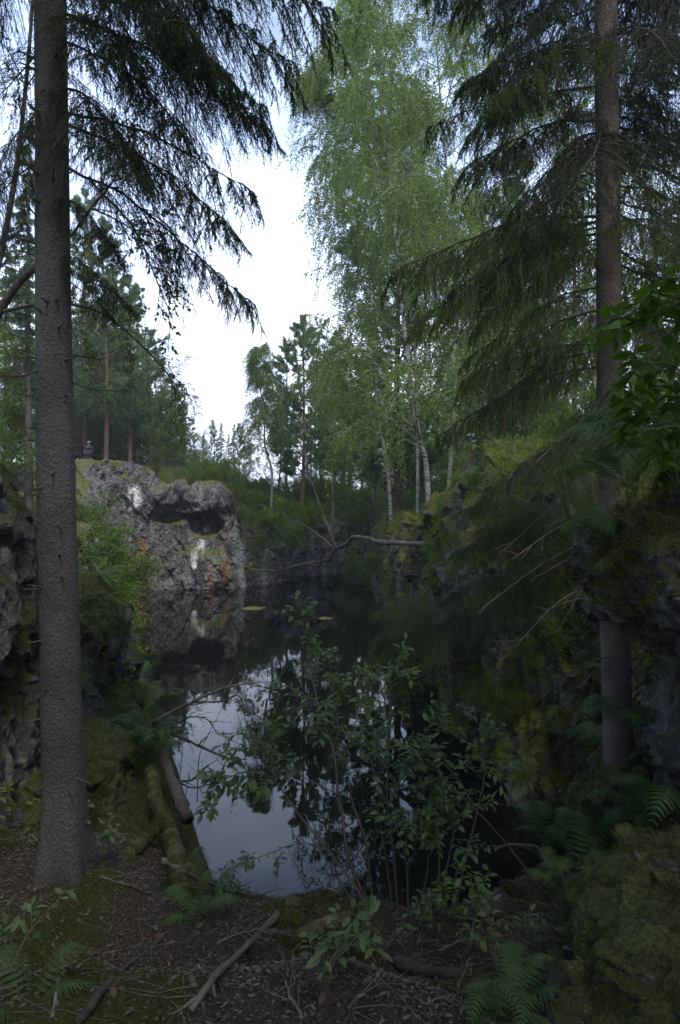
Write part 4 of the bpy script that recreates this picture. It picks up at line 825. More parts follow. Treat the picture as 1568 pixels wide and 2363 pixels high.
for pts, lab in [([(500, 2185), (560, 2160), (640, 2150)], 'thin twig lying behind the brown stick'), ([(700, 2363), (660, 2280), (655, 2200)], 'dead spruce twig with many side twigs at the middle of the lower edge'),
                 ([(800, 2340), (860, 2290), (940, 2250)], 'bent twig in front of the short dark log'), ([(930, 2363), (1000, 2320), (1068, 2300)], 'forked twig right of the middle at the lower edge'),
                 ([(1010, 2200), (1090, 2170), (1170, 2180)], 'twig on the brown needles right of the shrub roots'), ([(230, 2030), (300, 2050), (330, 2060)], 'short pale twig right of the foot of the big left trunk')]:
    thing_stick('twig', lay(pts, .02), .007, .003, 'twigs', lab, 'twig', twigs=12, tl=.22, K=20)
for i, (a, b_) in enumerate([(463, 2140), (368, 2165), (442, 2265), (520, 2215), (262, 2295), (110, 2115), (70, 2050), (560, 2242), (745, 2310)]):
    p = hit(a, b_) + [0, 0, .012]; an = R_.uniform(0, 3.1); v_ = np.array([math.cos(an), math.sin(an), .05]) * .033
    P = np.linspace(p - v_, p + v_, 9)[None]; r_ = np.array([[.004, .011, .015, .017, .017, .015, .012, .008, .003]])
    tag(MB().tubes(P, r_, 10).build('spruce_cone', M['cone'], None, True, origin=p), 'brown spruce cone lying on the litter', 'cone', 'spruce cones on the litter')
# dead branches over the water on the left
dg = 'dead branches over the water on the left'
for pts, r0, r1, m_, lab in [
    ([at(352, 1668, 8.3), at(405, 1639, 8.3), at(449, 1618, 8.2), at(490, 1598, 8.2), at(542, 1582, 8.1), at(605, 1572, 8.0)], .026, .009, 'deadwood', 'longest pale bare branch reaching over the sky reflection'),
    ([at(449, 1620, 8.2), at(516, 1618, 8.1), at(547, 1604, 8.0), at(565, 1626, 7.9), at(600, 1655, 7.8)], .014, .004, 'bark_dark', 'bent dark side branch under the longest pale branch'),
    ([at(372, 1672, 8.0), at(415, 1667, 8.0), at(441, 1654, 7.9), at(480, 1660, 7.8), at(500, 1690, 7.7), at(533, 1708, 7.6)], .012, .004, 'bark_dark', 'wavy dark branch below the longest pale branch'),
    ([at(395, 1690, 7.8), at(454, 1719, 7.5), at(508, 1742, 7.3), at(550, 1760, 7.2)], .022, .008, 'bark_dark', 'straight dark branch slanting down towards the shrub leaves'),
    ([at(385, 1795, 7.2), at(431, 1803, 7.1), at(457, 1788, 7.0), at(481, 1764, 6.9)], .014, .007, 'bark_dark', 'dark branch with an upturned end beside the broken trunk piece'),
    ([at(400, 1800, 7.2), at(444, 1817, 7.1), at(484, 1809, 7.0), at(511, 1781, 6.9), at(522, 1757, 6.8)], .011, .005, 'bark_dark', 'thin dark branch bowing below the upturned one')]:
    thing_stick('dead_branch', pts, r0, r1, m_, lab, 'branch', dg, twigs=10, tl=.35, k=7)
for pts, lab in [([at(414, 1820, 7.2), at(422, 1700, 7.2), at(415, 1610, 7.2)], 'upright bare sapling stem crossing the dead branches'), ([at(455, 1850, 7.0), at(462, 1740, 7.0), at(500, 1660, 7)], 'thin leaning sapling stem right of the upright one')]:
    thing_stick('sapling_stem', pts, .006, .003, 'bark_dark', lab, 'sapling', twigs=5, tl=.2, k=5)
# ------------------------------------------------------------------ leafy shrubs
def stem_leaves(parent, pts, r0, r1, rng, l0=.35, side=6, sl=.27, lf=.058, per=42, lm='shade_leaf', bk='bark_shrub', name='stem', droop=-.25):
    P = poly(pts)[None]; P = P + np.cumsum(rng.normal(0, .002, P.shape), 1); mb = MB().tubes(P, rad(P, r0, r1), 6)
    st = mb.build(name, M[bk], parent, True); lv = MB()
    q, D, t, T = spawn(P, max(2, int(side * .95)), l0, .97, .85, .2, rng); D[:, 2] += .15; S_ = curves(q, unit(D), sl * rng.uniform(.5, 1.2, len(q)) * (1.15 - .5 * t), droop, 7, rng, .08)
    q, D, t, T = spawn(S_, 2, .25, .8, .7, .2, rng); S2 = curves(q, unit(D), sl * .5 * rng.uniform(.5, 1.2, len(q)), droop, 5, rng, .08)
    lv.tubes(S_, rad(S_, .0028, .0012), 4).tubes(S2, rad(S2, .002, .001), 4)
    for A, m_ in ((S_, per // 4), (S2, per // 6), (P, int(per * .5))):
        lo = l0 if A is P else .15; n_, K_ = A.shape[:2]; t = lo + (1 - lo) * (np.arange(m_)[None] + rng.random((n_, m_)) * .5) / m_; q, T = sample(A, t + 0 * rng.random((n_, m_)))
        sd_ = np.where(np.tile(np.arange(m_), n_) % 2 == 0, 1, -1.)[:, None]; sv = unit(np.cross(T, UP) + rng.normal(0, .2, q.shape)) * sd_
        D = unit(sv + T * .7 + rng.normal(0, .25, q.shape) - UP * rng.uniform(-.1, .5, (len(q), 1))); Nn = unit(UP + rng.normal(0, .35, q.shape) + sv * .3)
        L_ = lf * rng.choice([.5, .8, 1., 1.25], len(q)) * rng.uniform(.8, 1.15, len(q)); lv.leaves(q + D * .008, D, Nn, L_, L_ * .5, 'leaf')
    lv.build('leaves', M[lm], st); return st
sh = empty('leafy_shrub', hit(880, 2130)); tag(sh, 'tall many-stemmed shrub with dull green pointed leaves in front of the water', 'shrub')
def dp(l, d0, d1): return [at(a, b_, d) for (a, b_), d in zip(l, np.linspace(d0, d1, len(l)))]
for l, d0, d1, r0, kw in [
    ([(877, 2140), (807, 1989), (784, 1835), (771, 1724), (740, 1627), (718, 1526), (696, 1429), (694, 1371)], 4.75, 4.6, .012, dict(side=14, l0=.42, per=34)),
    ([(864, 2140), (842, 1945), (815, 1857), (798, 1746), (780, 1654), (771, 1583), (789, 1510)], 4.75, 4.9, .01, dict(side=9, l0=.45)),
    ([(917, 2110), (904, 1945), (893, 1857), (895, 1724), (886, 1610), (860, 1530)], 4.75, 4.6, .01, dict(side=11, l0=.4, per=30)),
    ([(893, 1857), (940, 1790), (975, 1700), (1000, 1660), (1018, 1622)], 4.65, 4.5, .006, dict(side=8, l0=.1, per=26)),
    ([(886, 1610), (900, 1560), (935, 1515)], 4.6, 4.6, .004, dict(side=6, l0=.05, per=24)),
    ([(740, 1627), (687, 1592), (635, 1572)], 4.6, 4.6, .004, dict(side=4, l0=.1, per=20)),
    ([(1000, 2150), (1014, 1989), (1000, 1900), (965, 1860)], 4.55, 4.4, .009, dict(side=12, l0=.45, per=30)),
    ([(1000, 2150), (1030, 1989), (1050, 1900), (1080, 1850)], 4.6, 4.4, .008, dict(side=10, l0=.45, per=30)),
    ([(1045, 2140), (1071, 1989), (1102, 1874), (1120, 1786), (1113, 1711), (1107, 1671)], 4.65, 4.5, .008, dict(side=9, l0=.55, per=28)),
    ([(1120, 1786), (1160, 1770), (1215, 1785)], 4.5, 4.5, .004, dict(side=4, l0=.05, per=22)),
    ([(1102, 1874), (1050, 1790), (985, 1740), (930, 1730)], 4.5, 4.3, .006, dict(side=9, l0=.2, per=30)),
    ([(860, 2110), (789, 2007), (754, 1958), (692, 1879), (634, 1799), (577, 1780), (520, 1800), (482, 1835)], 4.7, 4.3, .011, dict(side=12, l0=.55, per=34, sl=.24, lf=.07)),
    ([(760, 1965), (705, 1945), (650, 1958), (599, 1980), (570, 1990)], 4.5, 4.3, .005, dict(side=4, l0=.4, per=26, sl=.14)),
    ([(634, 1799), (620, 1740), (590, 1700), (560, 1690)], 4.4, 4.4, .005, dict(side=7, l0=.1, per=24)),
    ([(784, 1835), (700, 1790), (640, 1730), (610, 1700)], 4.5, 4.4, .005, dict(side=8, l0=.3, per=26)),
    ([(893, 1857), (860, 1780), (845, 1700), (850, 1640)], 4.6, 4.5, .006, dict(side=9, l0=.2, per=28)),
    ([(1000, 1900), (960, 1880), (920, 1900), (890, 1930)], 4.4, 4.3, .004, dict(side=6, l0=.1, per=24))]:
    stem_leaves(sh, dp(l, d0, d1), r0, .002, R_, **kw)
for l, r_ in [([(940, 2110), (936, 1998), (918, 1923), (893, 1850)], .008), ([(936, 1998), (957, 1963), (944, 1925), (920, 1900)], .004), ([(905, 2100), (885, 1960), (870, 1880)], .006), ([(960, 2120), (985, 2000), (975, 1900)], .005), ([(990, 2120), (1030, 2060), (1071, 2020)], .005), ([(850, 2130), (800, 2060), (760, 2000)], .006)]:
    stick('bare_stem', sh, dp(l, 4.7, 4.6), r_, r_ * .35, 'deadwood', R_, K=24, twigs=4, tl=.18)
s2 = empty('leaning_sapling', at(1270, 2085, 4.9)); tag(s2, 'thin straight sapling leaning left from beside the large mossy boulder', 'sapling')
stem_leaves(s2, dp([(1268, 2080), (1169, 1945), (1076, 1848), (992, 1786), (940, 1760)], 4.9, 4.5), .01, .003, R_, side=9, l0=.5, per=30, sl=.3, lf=.07)
for px_, py_, d, hh, lab in [(560, 2075, 0, .3, 'small green seedling at the near water edge'), (300, 1600, 9, .7, 'young rowan on the bank below the left rock wall'), 
                             (1080, 2190, 0, .45, 'low leafy plant right of the shrub roots'), (1040, 2120, 0, .4, 'bright leafy plant between the shrub stems'), (960, 2180, 0, .35, 'small plant in front of the shrub roots'), (870, 2230, 0, .25, 'tiny seedling left of the short dark log'),
                             (740, 2250, 0, .3, 'dark leafy seedling near the middle of the litter'), (20, 2240, 0, .35, 'fern-like seedling at the left edge'), (60, 1960, 0, .5, 'light green seedling against the left rock wall'), (190, 2010, 0, .4, 'seedling between the big left trunk and the short log'), (1150, 2250, 0, .5, 'leafy sprout left of the large mossy boulder')]:
    b = hit(px_, py_) if not d else at(px_, py_, d) - [0, 0, .3]
    t = empty('seedling', b); tag(t, lab, 'seedling')
    for k in range(3):
        e = b + np.array([R_.normal(0, .12), R_.normal(0, .1), hh * R_.uniform(.7, 1.1)]); stem_leaves(t, [b, (b + e) / 2 + R_.normal(0, .03, 3), e], .004, .0015, R_, side=4, l0=.35, per=14, sl=hh * .45, lf=.055, lm='broad_leaf' if 'bright' in lab or 'light' in lab or 'rowan' in lab else 'shade_leaf')
# bird cherry on the far right
ch = empty('cherry_sapling', (3.0, 3.2, 3.9)); tag(ch, 'sapling with large bright green drooping leaves in front of the right trunk', 'sapling')
stick('trunk', ch, [(3.0, 3.2, 3.8), (2.5, 3.0, 4.6), (2.2, 2.9, 5.4)], .02, .01, 'bark_dark', R_)
for l in [[(1700, 760), (1600, 690), (1510, 680), (1450, 700)], [(1700, 860), (1600, 760), (1500, 740), (1415, 775)], [(1720, 900), (1600, 850), (1500, 840), (1440, 870)], [(1700, 980), (1620, 930), (1530, 910), (1450, 940)], [(1700, 700), (1640, 650), (1560, 640)], [(1700, 1020), (1600, 980), (1500, 990)]]:
    stem_leaves(ch, dp(l, 2.8, 2.5), .006, .002, R_, side=6, l0=.15, per=30, sl=.22, lf=.075, lm='cherry_leaf', name='branch', droop=-.4)
# ------------------------------------------------------------------ ferns
def frond_mesh(seed, L_=.5, curl=.6):
    rng = np.random.default_rng(seed); t = np.linspace(0, 1, 16); P = np.stack([t * L_ * .85, 0 * t, L_ * (curl * np.sin(t * 2.3) - .15 * t * t)], 1)[None]
    mb = MB().tubes(P, rad(P, .0028, .001), 4); m_ = 19
    for sgn in (1, -1):
        tt = (np.linspace(.16, .985, m_))[None]; q, T = sample(P, tt); tt = tt[0]; ln = L_ * .24 * np.interp(tt, [.15, .3, .5, 1], [.55, .95, 1, .08])
        Q = np.array([0, sgn, 0]) + T * .35 + rng.normal(0, .05, q.shape) - UP * .12; Q = unit(Q); A = curves(q, Q, ln, -.25, 6, rng, .01)
        k = 11; u = np.linspace(.05, .97, k)[None] + np.zeros((m_, 1)); w_, T2 = sample(A, u); wl = np.repeat(ln, k) * .1 * np.tile(np.interp(u[0], [0, .3, 1], [1, .95, .25]), m_) + .003
        Nf = unit(np.cross(np.repeat(T, k, 0), T2)) * sgn
        for s3 in (1, -1):
            D = unit(np.cross(Nf, T2) * s3 + T2 * .45); mb.leaves(w_, D, Nf + rng.normal(0, .1, w_.shape), wl, wl * .75, 'dia')
        mb.tubes(A, rad(A, .0012, .0006), 3)
    return mb.mesh('frond', M['fern'])
FR = [frond_mesh(1, .5, .5), frond_mesh(2, .5, .75), frond_mesh(3, .5, .3)]
def fern(p, lab, size=1., n=7, az=None, spread=6.28):
    t = empty('fern', p); tag(t, lab, 'fern'); a0 = R_.uniform(0, 6.28) if az is None else az - spread / 2
    for i in range(n):
        f = link('frond', FR[int(R_.integers(0, 3))], t, p); f.rotation_euler = (R_.normal(0, .18), R_.uniform(-.5, .25), a0 + spread * (i + .5) / n + R_.normal(0, .2)); f.scale = (size * R_.uniform(.75, 1.15),) * 3
for px_, py_, d, sz, n_, lab in [(490, 2075, 0, .75, 5, 'fern at the near water edge beside the lower end of the long log'), (450, 2120, 0, .7, 5, 'fern arching over the foot of the long mossy log'), (1262, 1960, 5.0, .9, 7, 'fern at the water edge left of the right trunk'),
                                 (1370, 1985, 4.9, 1.0, 8, 'big fern right in front of the foot of the right trunk'), (1330, 2010, 4.4, .8, 6, 'fern growing above the large mossy boulder'), (1490, 1900, 4.6, 1.2, 8, 'tall fern right of the foot of the right trunk'), (1560, 1880, 4.3, 1.1, 7, 'fern at the right edge above the large boulder'),
                                 (1480, 1680, 5.0, 1.2, 6, 'pale green fern on the rock face right behind the right trunk'), (1400, 1720, 5.9, 1.0, 6, 'fern on the rock face left behind the right trunk'), (325, 1720, 8.0, 1.3, 8, 'dense fern clump on the bank above the broken trunk piece'), (350, 1690, 8.4, 1.3, 8, 'fern clump overhanging the left water edge'),
                                 (295, 1700, 8.2, 1.2, 7, 'fern clump under the left rock wall'), (370, 1730, 7.6, 1.0, 6, 'fern hanging beside the dead branches'), (190, 1370, 10, 1.5, 7, 'fern on top of the left rock wall right of the big trunk'), (1190, 2300, 2.9, .7, 7, 'dark fern at the lower edge left of the large boulder'),
                                 (1130, 2370, 2.7, .6, 6, 'fern tip at the very bottom left of the large boulder'), (60, 2340, 2.6, .6, 5, 'fern in the lower left corner'), (1290, 2040, 4.2, .6, 5, 'small fern in front of the slim mossy log'), (210, 1960, 5.4, .5, 4, 'small pale fern right of the big left trunk')]:
    p = hit(px_, py_) if not d else at(px_, py_, d) - [0, 0, .05]; fern(p, lab, sz * 1.05, n_)
top = oq[(on_[:, 2] > .45) & (oq[:, 1] < 4.4)]
for i, lab in enumerate(['uppermost fern on the overhanging rock', 'fern hanging over the left edge of the overhanging rock', 'fern in the middle of the overhanging rock', 'fern at the right edge on the overhanging rock', 'low fern on the front of the overhanging rock', 'fern sprawling behind the bright cherry leaves', 'shaded fern beneath the bright cherry leaves', 'fern on the back of the overhanging rock']):
    fern(top[int(R_.integers(0, len(top)))], lab, 1.0, 8)
for i, (px_, d, py_) in enumerate([(1480, 3.6, 1080), (1540, 3.4, 1050), (1440, 3.9, 1120), (1560, 3.1, 1120)]):
    fern(at(px_, py_, d), ['fern under the cherry leaves, left one', 'fern under the cherry leaves, upper one', 'fern dipping towards the right trunk', 'fern nearest the right edge above the overhanging rock'][i], 1.1, 8)
# ------------------------------------------------------------------ young spruces on the right cliff
def young_spruce(base, top, tips, lab, rng, mt='spruce_fresh'):
    t = empty('young_spruce', base); tag(t, lab, 'spruce tree'); b = np.array(base); tp = np.array(top)
    P = poly([b, (b + tp) / 2 + rng.normal(0, .05, 3), tp], 12)[None]; MB().tubes(P, rad(P, .05, .015), 8).build('trunk', M['bark_dark'], t, True)
    for i, tpp in enumerate(tips):
        s_ = b + (tp - b) * (.15 + .75 * (i + .5) / len(tips)); place_branch(t, s_, tpp, rng, mt)
young_spruce(at(1330, 1330, 7.6), at(1290, 1080, 7.4), [at(1080, 1370, 6.9), at(1150, 1400, 6.6), at(1220, 1390, 6.5), at(1040, 1270, 7.0), at(1100, 1230, 6.8), at(1200, 1330, 6.3), at(1060, 1170, 7.2), at(1180, 1200, 6.6), at(1340, 1250, 6.6), at(1380, 1180, 7)], 'young spruce with light green tips hanging before the upper right cliff', R_)
young_spruce(at(1010, 1420, 12.5), at(985, 1330, 12.3), [at(850, 1480, 11.8), at(870, 1530, 11.5), at(900, 1560, 11.2), at(930, 1600, 11.2), at(850, 1420, 12), at(1000, 1520, 11), at(905, 1470, 11.2)], 'small spruce drooping over the water at the foot of the right cliff', R_)
young_spruce(at(1180, 1400, 9.2), at(1150, 1280, 9.0), [at(1010, 1440, 8.6), at(1060, 1490, 8.2), at(1120, 1490, 8.0), at(1200, 1480, 8.0), at(1010, 1390, 8.9), at(1260, 1440, 8.3)], 'small dull spruce halfway up the right cliff', R_, 'spruce')
for px_, py_, d, sc, lab in [(930, 1310, 25, .35, 'small bush on the face of the right cliff near its far end'), (1210, 1560, 8.4, .3, 'thin bush on the right cliff above the shrub'), (1180, 1770, 8.2, .28, 'leafy bush at the foot of the right cliff by the water'), (1250, 1480, 8.0, .3, 'greyish bush left of the right trunk'), (1020, 1250, 14.0, .4, 'bush on the ledge of the mossy bluff'), (860, 1300, 32, .5, 'bush at the water end of the right cliff'),
                         (225, 1450, 15, .4, 'small bush touching the water beside the left rock wall'), (320, 1590, 10.5, .35, 'leafy bush above the ferns on the left bank'), (575, 1190, 36.4, .8, 'bush hanging down the right shoulder of the far cliff'), (598, 1250, 37, .7, 'bush at the waterline right of the far cliff'), (630, 1200, 38.5, .9, 'broad bush between the far cliff and the head of the pond'), (655, 1270, 40, .7, 'low bush over the water left of the fallen tree'), (690, 1235, 41.5, .9, 'bush behind the thin limb of the fallen tree'), (590, 1310, 36.3, .5, 'small yellowish bush at the right foot of the far cliff'), (1040, 1180, 15.5, .45, 'bush on the mossy bluff of the right cliff'), (1130, 1130, 12.5, .4, 'bush on the mossy top right of the bluff'), (1150, 1620, 9.5, .35, 'bush on the dark rock above the right water corner')]:
    p = at(px_, py_, d) - np.array([0, 0, sc * .9]); t = empty('bush', p); tag(t, lab, 'bush'); ms_ = BSH[int(R_.integers(0, 2))]
    link('trunk', ms_[0], t, p); link('crown', ms_[1], t, p); t.scale = (sc,) * 3; t.rotation_euler = (0, 0, R_.uniform(0, 6))
# ------------------------------------------------------------------ rowan behind the left spruce
def spray(tilt, seed, Lb=1.6):
    rng = np.random.default_rng(seed); t = np.linspace(0, 1, 12); main = np.stack([t * Lb * math.cos(tilt), .05 * Lb * np.sin(t * 5), t * Lb * math.sin(tilt) + .1 * Lb * np.sin(t * 3.14)], 1)[None]
    q, D, tt, T = spawn(main, 12, .15, .97, .8, .2, rng); L1 = curves(q, D, Lb * .38 * (1.1 - .6 * tt) * rng.uniform(.6, 1.2, len(tt)), -.2, 8, rng, .12)
    q, D, t2, T = spawn(L1, 5, .25, 1, .75, .2, rng); L2 = curves(q, D, rng.uniform(.08, .22, len(q)), -.2, 5, rng, .1)
    wd = MB().tubes(main, rad(main, .014, .004), 6).tubes(L1, rad(L1, .006, .002), 4).tubes(L2, rad(L2, .002, .001), 3); lv = MB()
    for A, m_ in ((L2, 9), (L1, 5)):
        q, T = sample(A, .3 + .7 * rng.random((len(A), m_))); D = unit(T + rng.normal(0, .7, q.shape) - UP * .3); lv.leaves(q, D, unit(UP + rng.normal(0, .8, q.shape)), rng.uniform(.03, .055, len(q)), .022, 'leaf')
    return wd.mesh('branch', M['bark_dark']), lv.mesh('leaves', M['rowan_leaf'])
SPT = [-1.1, -.6, -.1, .5]; SPM = {}
rw = empty('leafy_tree', at(-90, 1200, 7.4)); tag(rw, 'leaning leafy tree with a thick slanting limb behind the big left trunk', 'leafy tree')
limb = [at(-120, 1260, 7.4), at(-60, 850, 7.2), at(0, 720, 7.0), at(60, 635, 6.9), at(150, 560, 6.8), at(210, 480, 6.7), at(260, 420, 6.7), at(300, 330, 6.7)]
P = poly(limb, 50)[None]; MB().tubes(P, np.interp(np.linspace(0, 1, 50), [0, .5, .6, 1], [.055, .035, .014, .008])[None], 14).build('trunk', M['bark_dark'], rw, True)
MB().tubes(poly([at(-60, 850, 7.2), at(20, 500, 7.1), at(60, 200, 7.0), at(90, -200, 7.0)], 30)[None], np.linspace(.04, .012, 30)[None], 10).build('limb', M['bark_dark'], rw, True)
MB().tubes(poly([at(0, 720, 7.0), at(110, 700, 6.8), at(230, 720, 6.7), at(330, 800, 6.6), at(385, 860, 6.5)], 30)[None], np.linspace(.02, .007, 30)[None], 8).build('limb', M['bark_dark'], rw, True)
for s_, tpx in [((210, 480, 6.7), (340, 540, 6.5)), ((260, 420, 6.7), (360, 400, 6.5)), ((250, 430, 6.7), (330, 330, 6.8)), ((210, 480, 6.7), (400, 640, 6.5)), ((240, 450, 6.7), (410, 740, 6.4)), ((280, 380, 6.7), (350, 230, 6.8)), ((385, 860, 6.5), (455, 945, 6.4)), ((330, 800, 6.6), (425, 900, 6.5)), ((330, 800, 6.6), (400, 790, 6.5)), ((230, 720, 6.7), (340, 720, 6.6)), ((230, 720, 6.7), (310, 860, 6.5)), ((150, 560, 6.8), (270, 640, 6.6)),
                ((110, 700, 6.8), (220, 860, 6.6)), ((20, 500, 7.1), (-60, 360, 7)), ((60, 200, 7), (180, 60, 7)), ((60, 200, 7), (-40, 60, 7)), ((40, 350, 7), (90, 120, 6.9)), ((40, 350, 7), (200, 260, 6.9)), ((-30, 780, 7.2), (70, 900, 7)), ((-60, 850, 7.2), (40, 1020, 7)), ((30, 680, 7), (60, 560, 6.8)), ((300, 330, 6.7), (320, 170, 6.9)), ((60, 200, 7), (20, 330, 7)), ((385, 860, 6.5), (440, 830, 6.4)), ((385, 860, 6.5), (415, 1010, 6.4)), ((90, -100, 7), (300, -20, 7)), ((90, -100, 7), (220, 120, 7))]:
    s_ = at(*s_); e = at(*tpx); d = e - s_; ln = np.linalg.norm(d); tl = math.asin(d[2] / ln); i = int(np.argmin([abs(tl - a) for a in SPT])); k = (i, int(R_.integers(0, 2)))
    if k not in SPM: SPM[k] = spray(SPT[i], 90 + i * 3 + k[1])
    b = link('branch', SPM[k][0], rw, s_); b.rotation_euler = Euler((0, -(tl - SPT[i]), math.atan2(d[1], d[0])), 'XYZ'); b.scale = (ln / 1.6,) * 3
    nd = bpy.data.objects.new('leaves', SPM[k][1]); C.objects.link(nd); nd.parent = b
# ------------------------------------------------------------------ fallen tree across the head of the pond
ft = empty('fallen_tree', at(975, 1256, 16.6)); tag(ft, 'pale dead tree leaning out from the right cliff over the far water', 'fallen tree')
def ftm(l, r0, r1, nm, tw=0, tl=.5, m_='deadwood'):
    stick(nm, ft, [at(*p) for p in l], r0, r1, m_, R_, k=8, twigs=tw, tl=tl, amp=.008)
ftm([(1010, 1262, 16.2), (965, 1255, 16.6), (901, 1253, 18), (865, 1249, 19), (854, 1243, 19.4), (815, 1240, 20.3), (800, 1252, 20.8), (777, 1267, 21.5)], .07, .06, 'trunk')
ftm([(777, 1267, 21.5), (765, 1275, 21.8), (742, 1299, 22.3), (724, 1331, 22.8)], .07, .02, 'limb', 5)
ftm([(762, 1280, 21.8), (753, 1292, 22), (695, 1303, 22.5), (648, 1315, 23), (600, 1316, 23.5), (577, 1313, 23.5)], .045, .015, 'limb', 8, .6)
ftm([(777, 1267, 21.5), (765, 1235, 21.5), (745, 1185, 21.6), (730, 1140, 21.6), (715, 1099, 21.7), (700, 1040, 21.7)], .055, .012, 'limb', 6)
ftm([(766, 1240, 21.5), (768, 1170, 21.5), (769, 1102, 21.5), (771, 1030, 21.4), (775, 960, 21.4)], .035, .01, 'limb', 6)
ftm([(771, 1264, 21.5), (730, 1230, 21.6), (689, 1202, 21.8), (650, 1164, 22)], .035, .012, 'limb', 6)
for px_, py_, sc in [(660, 1200, .75), (700, 1215, .6), (730, 1190, .5)]:
    p = at(px_, py_, 21.9) - [0, 0, sc]; f = link('leafy_shoot', BSH[0][1], ft, p); f.scale = (sc,) * 3; f.rotation_euler = (0, 0, px_)
# plants on the ledges of the right cliff, undergrowth on the land, grass along the near shore
def scatter_plants(name, Q, Nn_, cnt, lsz, m_, lab, cat, per=9, spread=.09):
    i = R_.integers(0, len(Q), cnt); P = np.repeat(Q[i], per, 0) + R_.normal(0, spread, (cnt * per, 3)) * [1, 1, .6] + np.repeat(Nn_[i], per, 0) * .05
    D = unit(np.repeat(Nn_[i], per, 0) * .6 + R_.normal(0, .7, P.shape) + UP * .1); sz = lsz * R_.choice([.6, 1, 1.4], len(P)) * R_.uniform(.7, 1.2, len(P))
    return tag(MB().leaves(P, D, unit(R_.normal(0, .5, P.shape) + UP), sz, sz * .55, 'dia').build(name, M[m_]), lab, cat, kind='stuff')
k = (bn[:, 2] > .2) | (bn[:, 1] < -.3); i = R_.integers(0, k.sum(), 1500); P = bq[k][i] + bn[k][i] * .02
tag(MB().leaves(P, R_.normal(0, 1, P.shape) * [1, 1, .3], unit(bn[k][i] + R_.normal(0, .3, P.shape)), R_.choice([.012, .02, .03], len(P)), .01, 'litter').build('fallen_leaves', M['litter']), 'dry leaves and scales lying on the large mossy boulder', 'leaf litter', kind='stuff')
k = (rcm > .45) & (fbm(rcq * .9, 3, 131) > -.15) & (rcq[:, 2] > .1) & (rcq[:, 1] > 5)
scatter_plants('undergrowth', rcq[k], rcn[k], 14000, .035, 'broad_leaf', 'small green plants covering the ledges of the right cliff', 'plants')
k = (rcm > .3) & (rcq[:, 2] > .1) & (rcq[:, 1] > 5) & (rcq[:, 1] < 20)
mq = rcq[k]; mn = rcn[k]; i = R_.integers(0, len(mq), 90000); P = mq[i] + R_.normal(0, .02, (len(i), 3)); D = unit(mn[i] + R_.normal(0, .6, P.shape) - UP * .4)
tag(MB().leaves(P, D, R_.normal(0, 1, P.shape), R_.uniform(.02, .06, len(P)), .009, 'tri').build('moss', M['moss_bright']), 'shaggy moss hanging over the ledges of the right cliff', 'moss', kind='stuff')
k = (lcm > .35) & (lcq[:, 2] > .8); mq = lcq[k]; mn = lcn[k]; i = R_.integers(0, len(mq), 60000); P = mq[i] + R_.normal(0, .012, (len(i), 3)); D = unit(mn[i] + R_.normal(0, .6, P.shape) - UP * .5)
tag(MB().leaves(P, D, R_.normal(0, 1, P.shape), R_.uniform(.015, .04, len(P)), .006, 'tri').build('moss', M['moss']), 'moss cushions hanging on the left rock wall', 'moss', kind='stuff')
n = 30000; x = R_.uniform(-16, 12, n); y = R_.uniform(8, 62, n) ; s_ = sdist(x, y); k = (s_ > .8) & (s_ < 12) & (fbm(np.stack([x * .6, y * .6, 0 * x], 1), 3, 55) > -.3); Q = np.stack([x, y, H(x, y)], 1)[k]
scatter_plants('undergrowth', Q, np.tile(UP, (len(Q), 1)), 26000, .06, 'broad_leaf', 'low leafy undergrowth covering the ground around the pond', 'plants', 9, .14)
n = 16000; x = R_.uniform(-5, 3, n); y = R_.uniform(4.5, 14, n); s_ = sdist(x, y); k = (s_ > .02) & (s_ < .9) & (fbm(np.stack([x * 2, y * 2, 0 * x], 1), 3, 56) > -.25); P = np.stack([x, y, H(x, y)], 1)[k]
D = unit(UP + R_.normal(0, .4, P.shape)); tag(MB().leaves(P, D, R_.normal(0, 1, P.shape), R_.uniform(.04, .16, len(P)), .006, 'tri').build('grass', M['grassy']), 'thin grass along the near water edge', 'grass', kind='stuff')
for lab, (a, b_) in zip(['fern high on the right cliff near the mossy bluff', 'fern on a middle ledge of the right cliff', 'fern low on the right cliff above the water', 'fern on the right cliff behind the dead twigs', 'fern on a dark ledge left of the right trunk', 'fern on the upper ledge left of the right trunk', 'fern on the farther part of the right cliff', 'fern beside the small drooping spruce on the right cliff'],
                        [(12, 4.6), (10, 3.2), (9, 1.5), (8.5, 3.6), (7.8, 2.2), (8.2, 4.3), (16, 2.8), (12.5, 2.4)]):
    k = np.argmin((rcq[:, 1] - a) ** 2 + (rcq[:, 2] - b_) ** 2 + 3 * (rcn[:, 2] < .1)); fern(rcq[k], lab, 1.3, 7)
for lab, p_ in [('fern at the left water edge beyond the dead branches', (-3.6, 12.2)), ('fern on the left bank near the water below the mossy knob', (-3.1, 10.6)), ('fern by the left water edge beside the straight dark branch', (-2.6, 9.4)), ('small fern at the upper end of the long mossy log', (-2.2, 8.0))]:
    fern(np.array([p_[0] - .25, p_[1], Hs(p_[0] - .25, p_[1])]), lab, 1.1, 8)
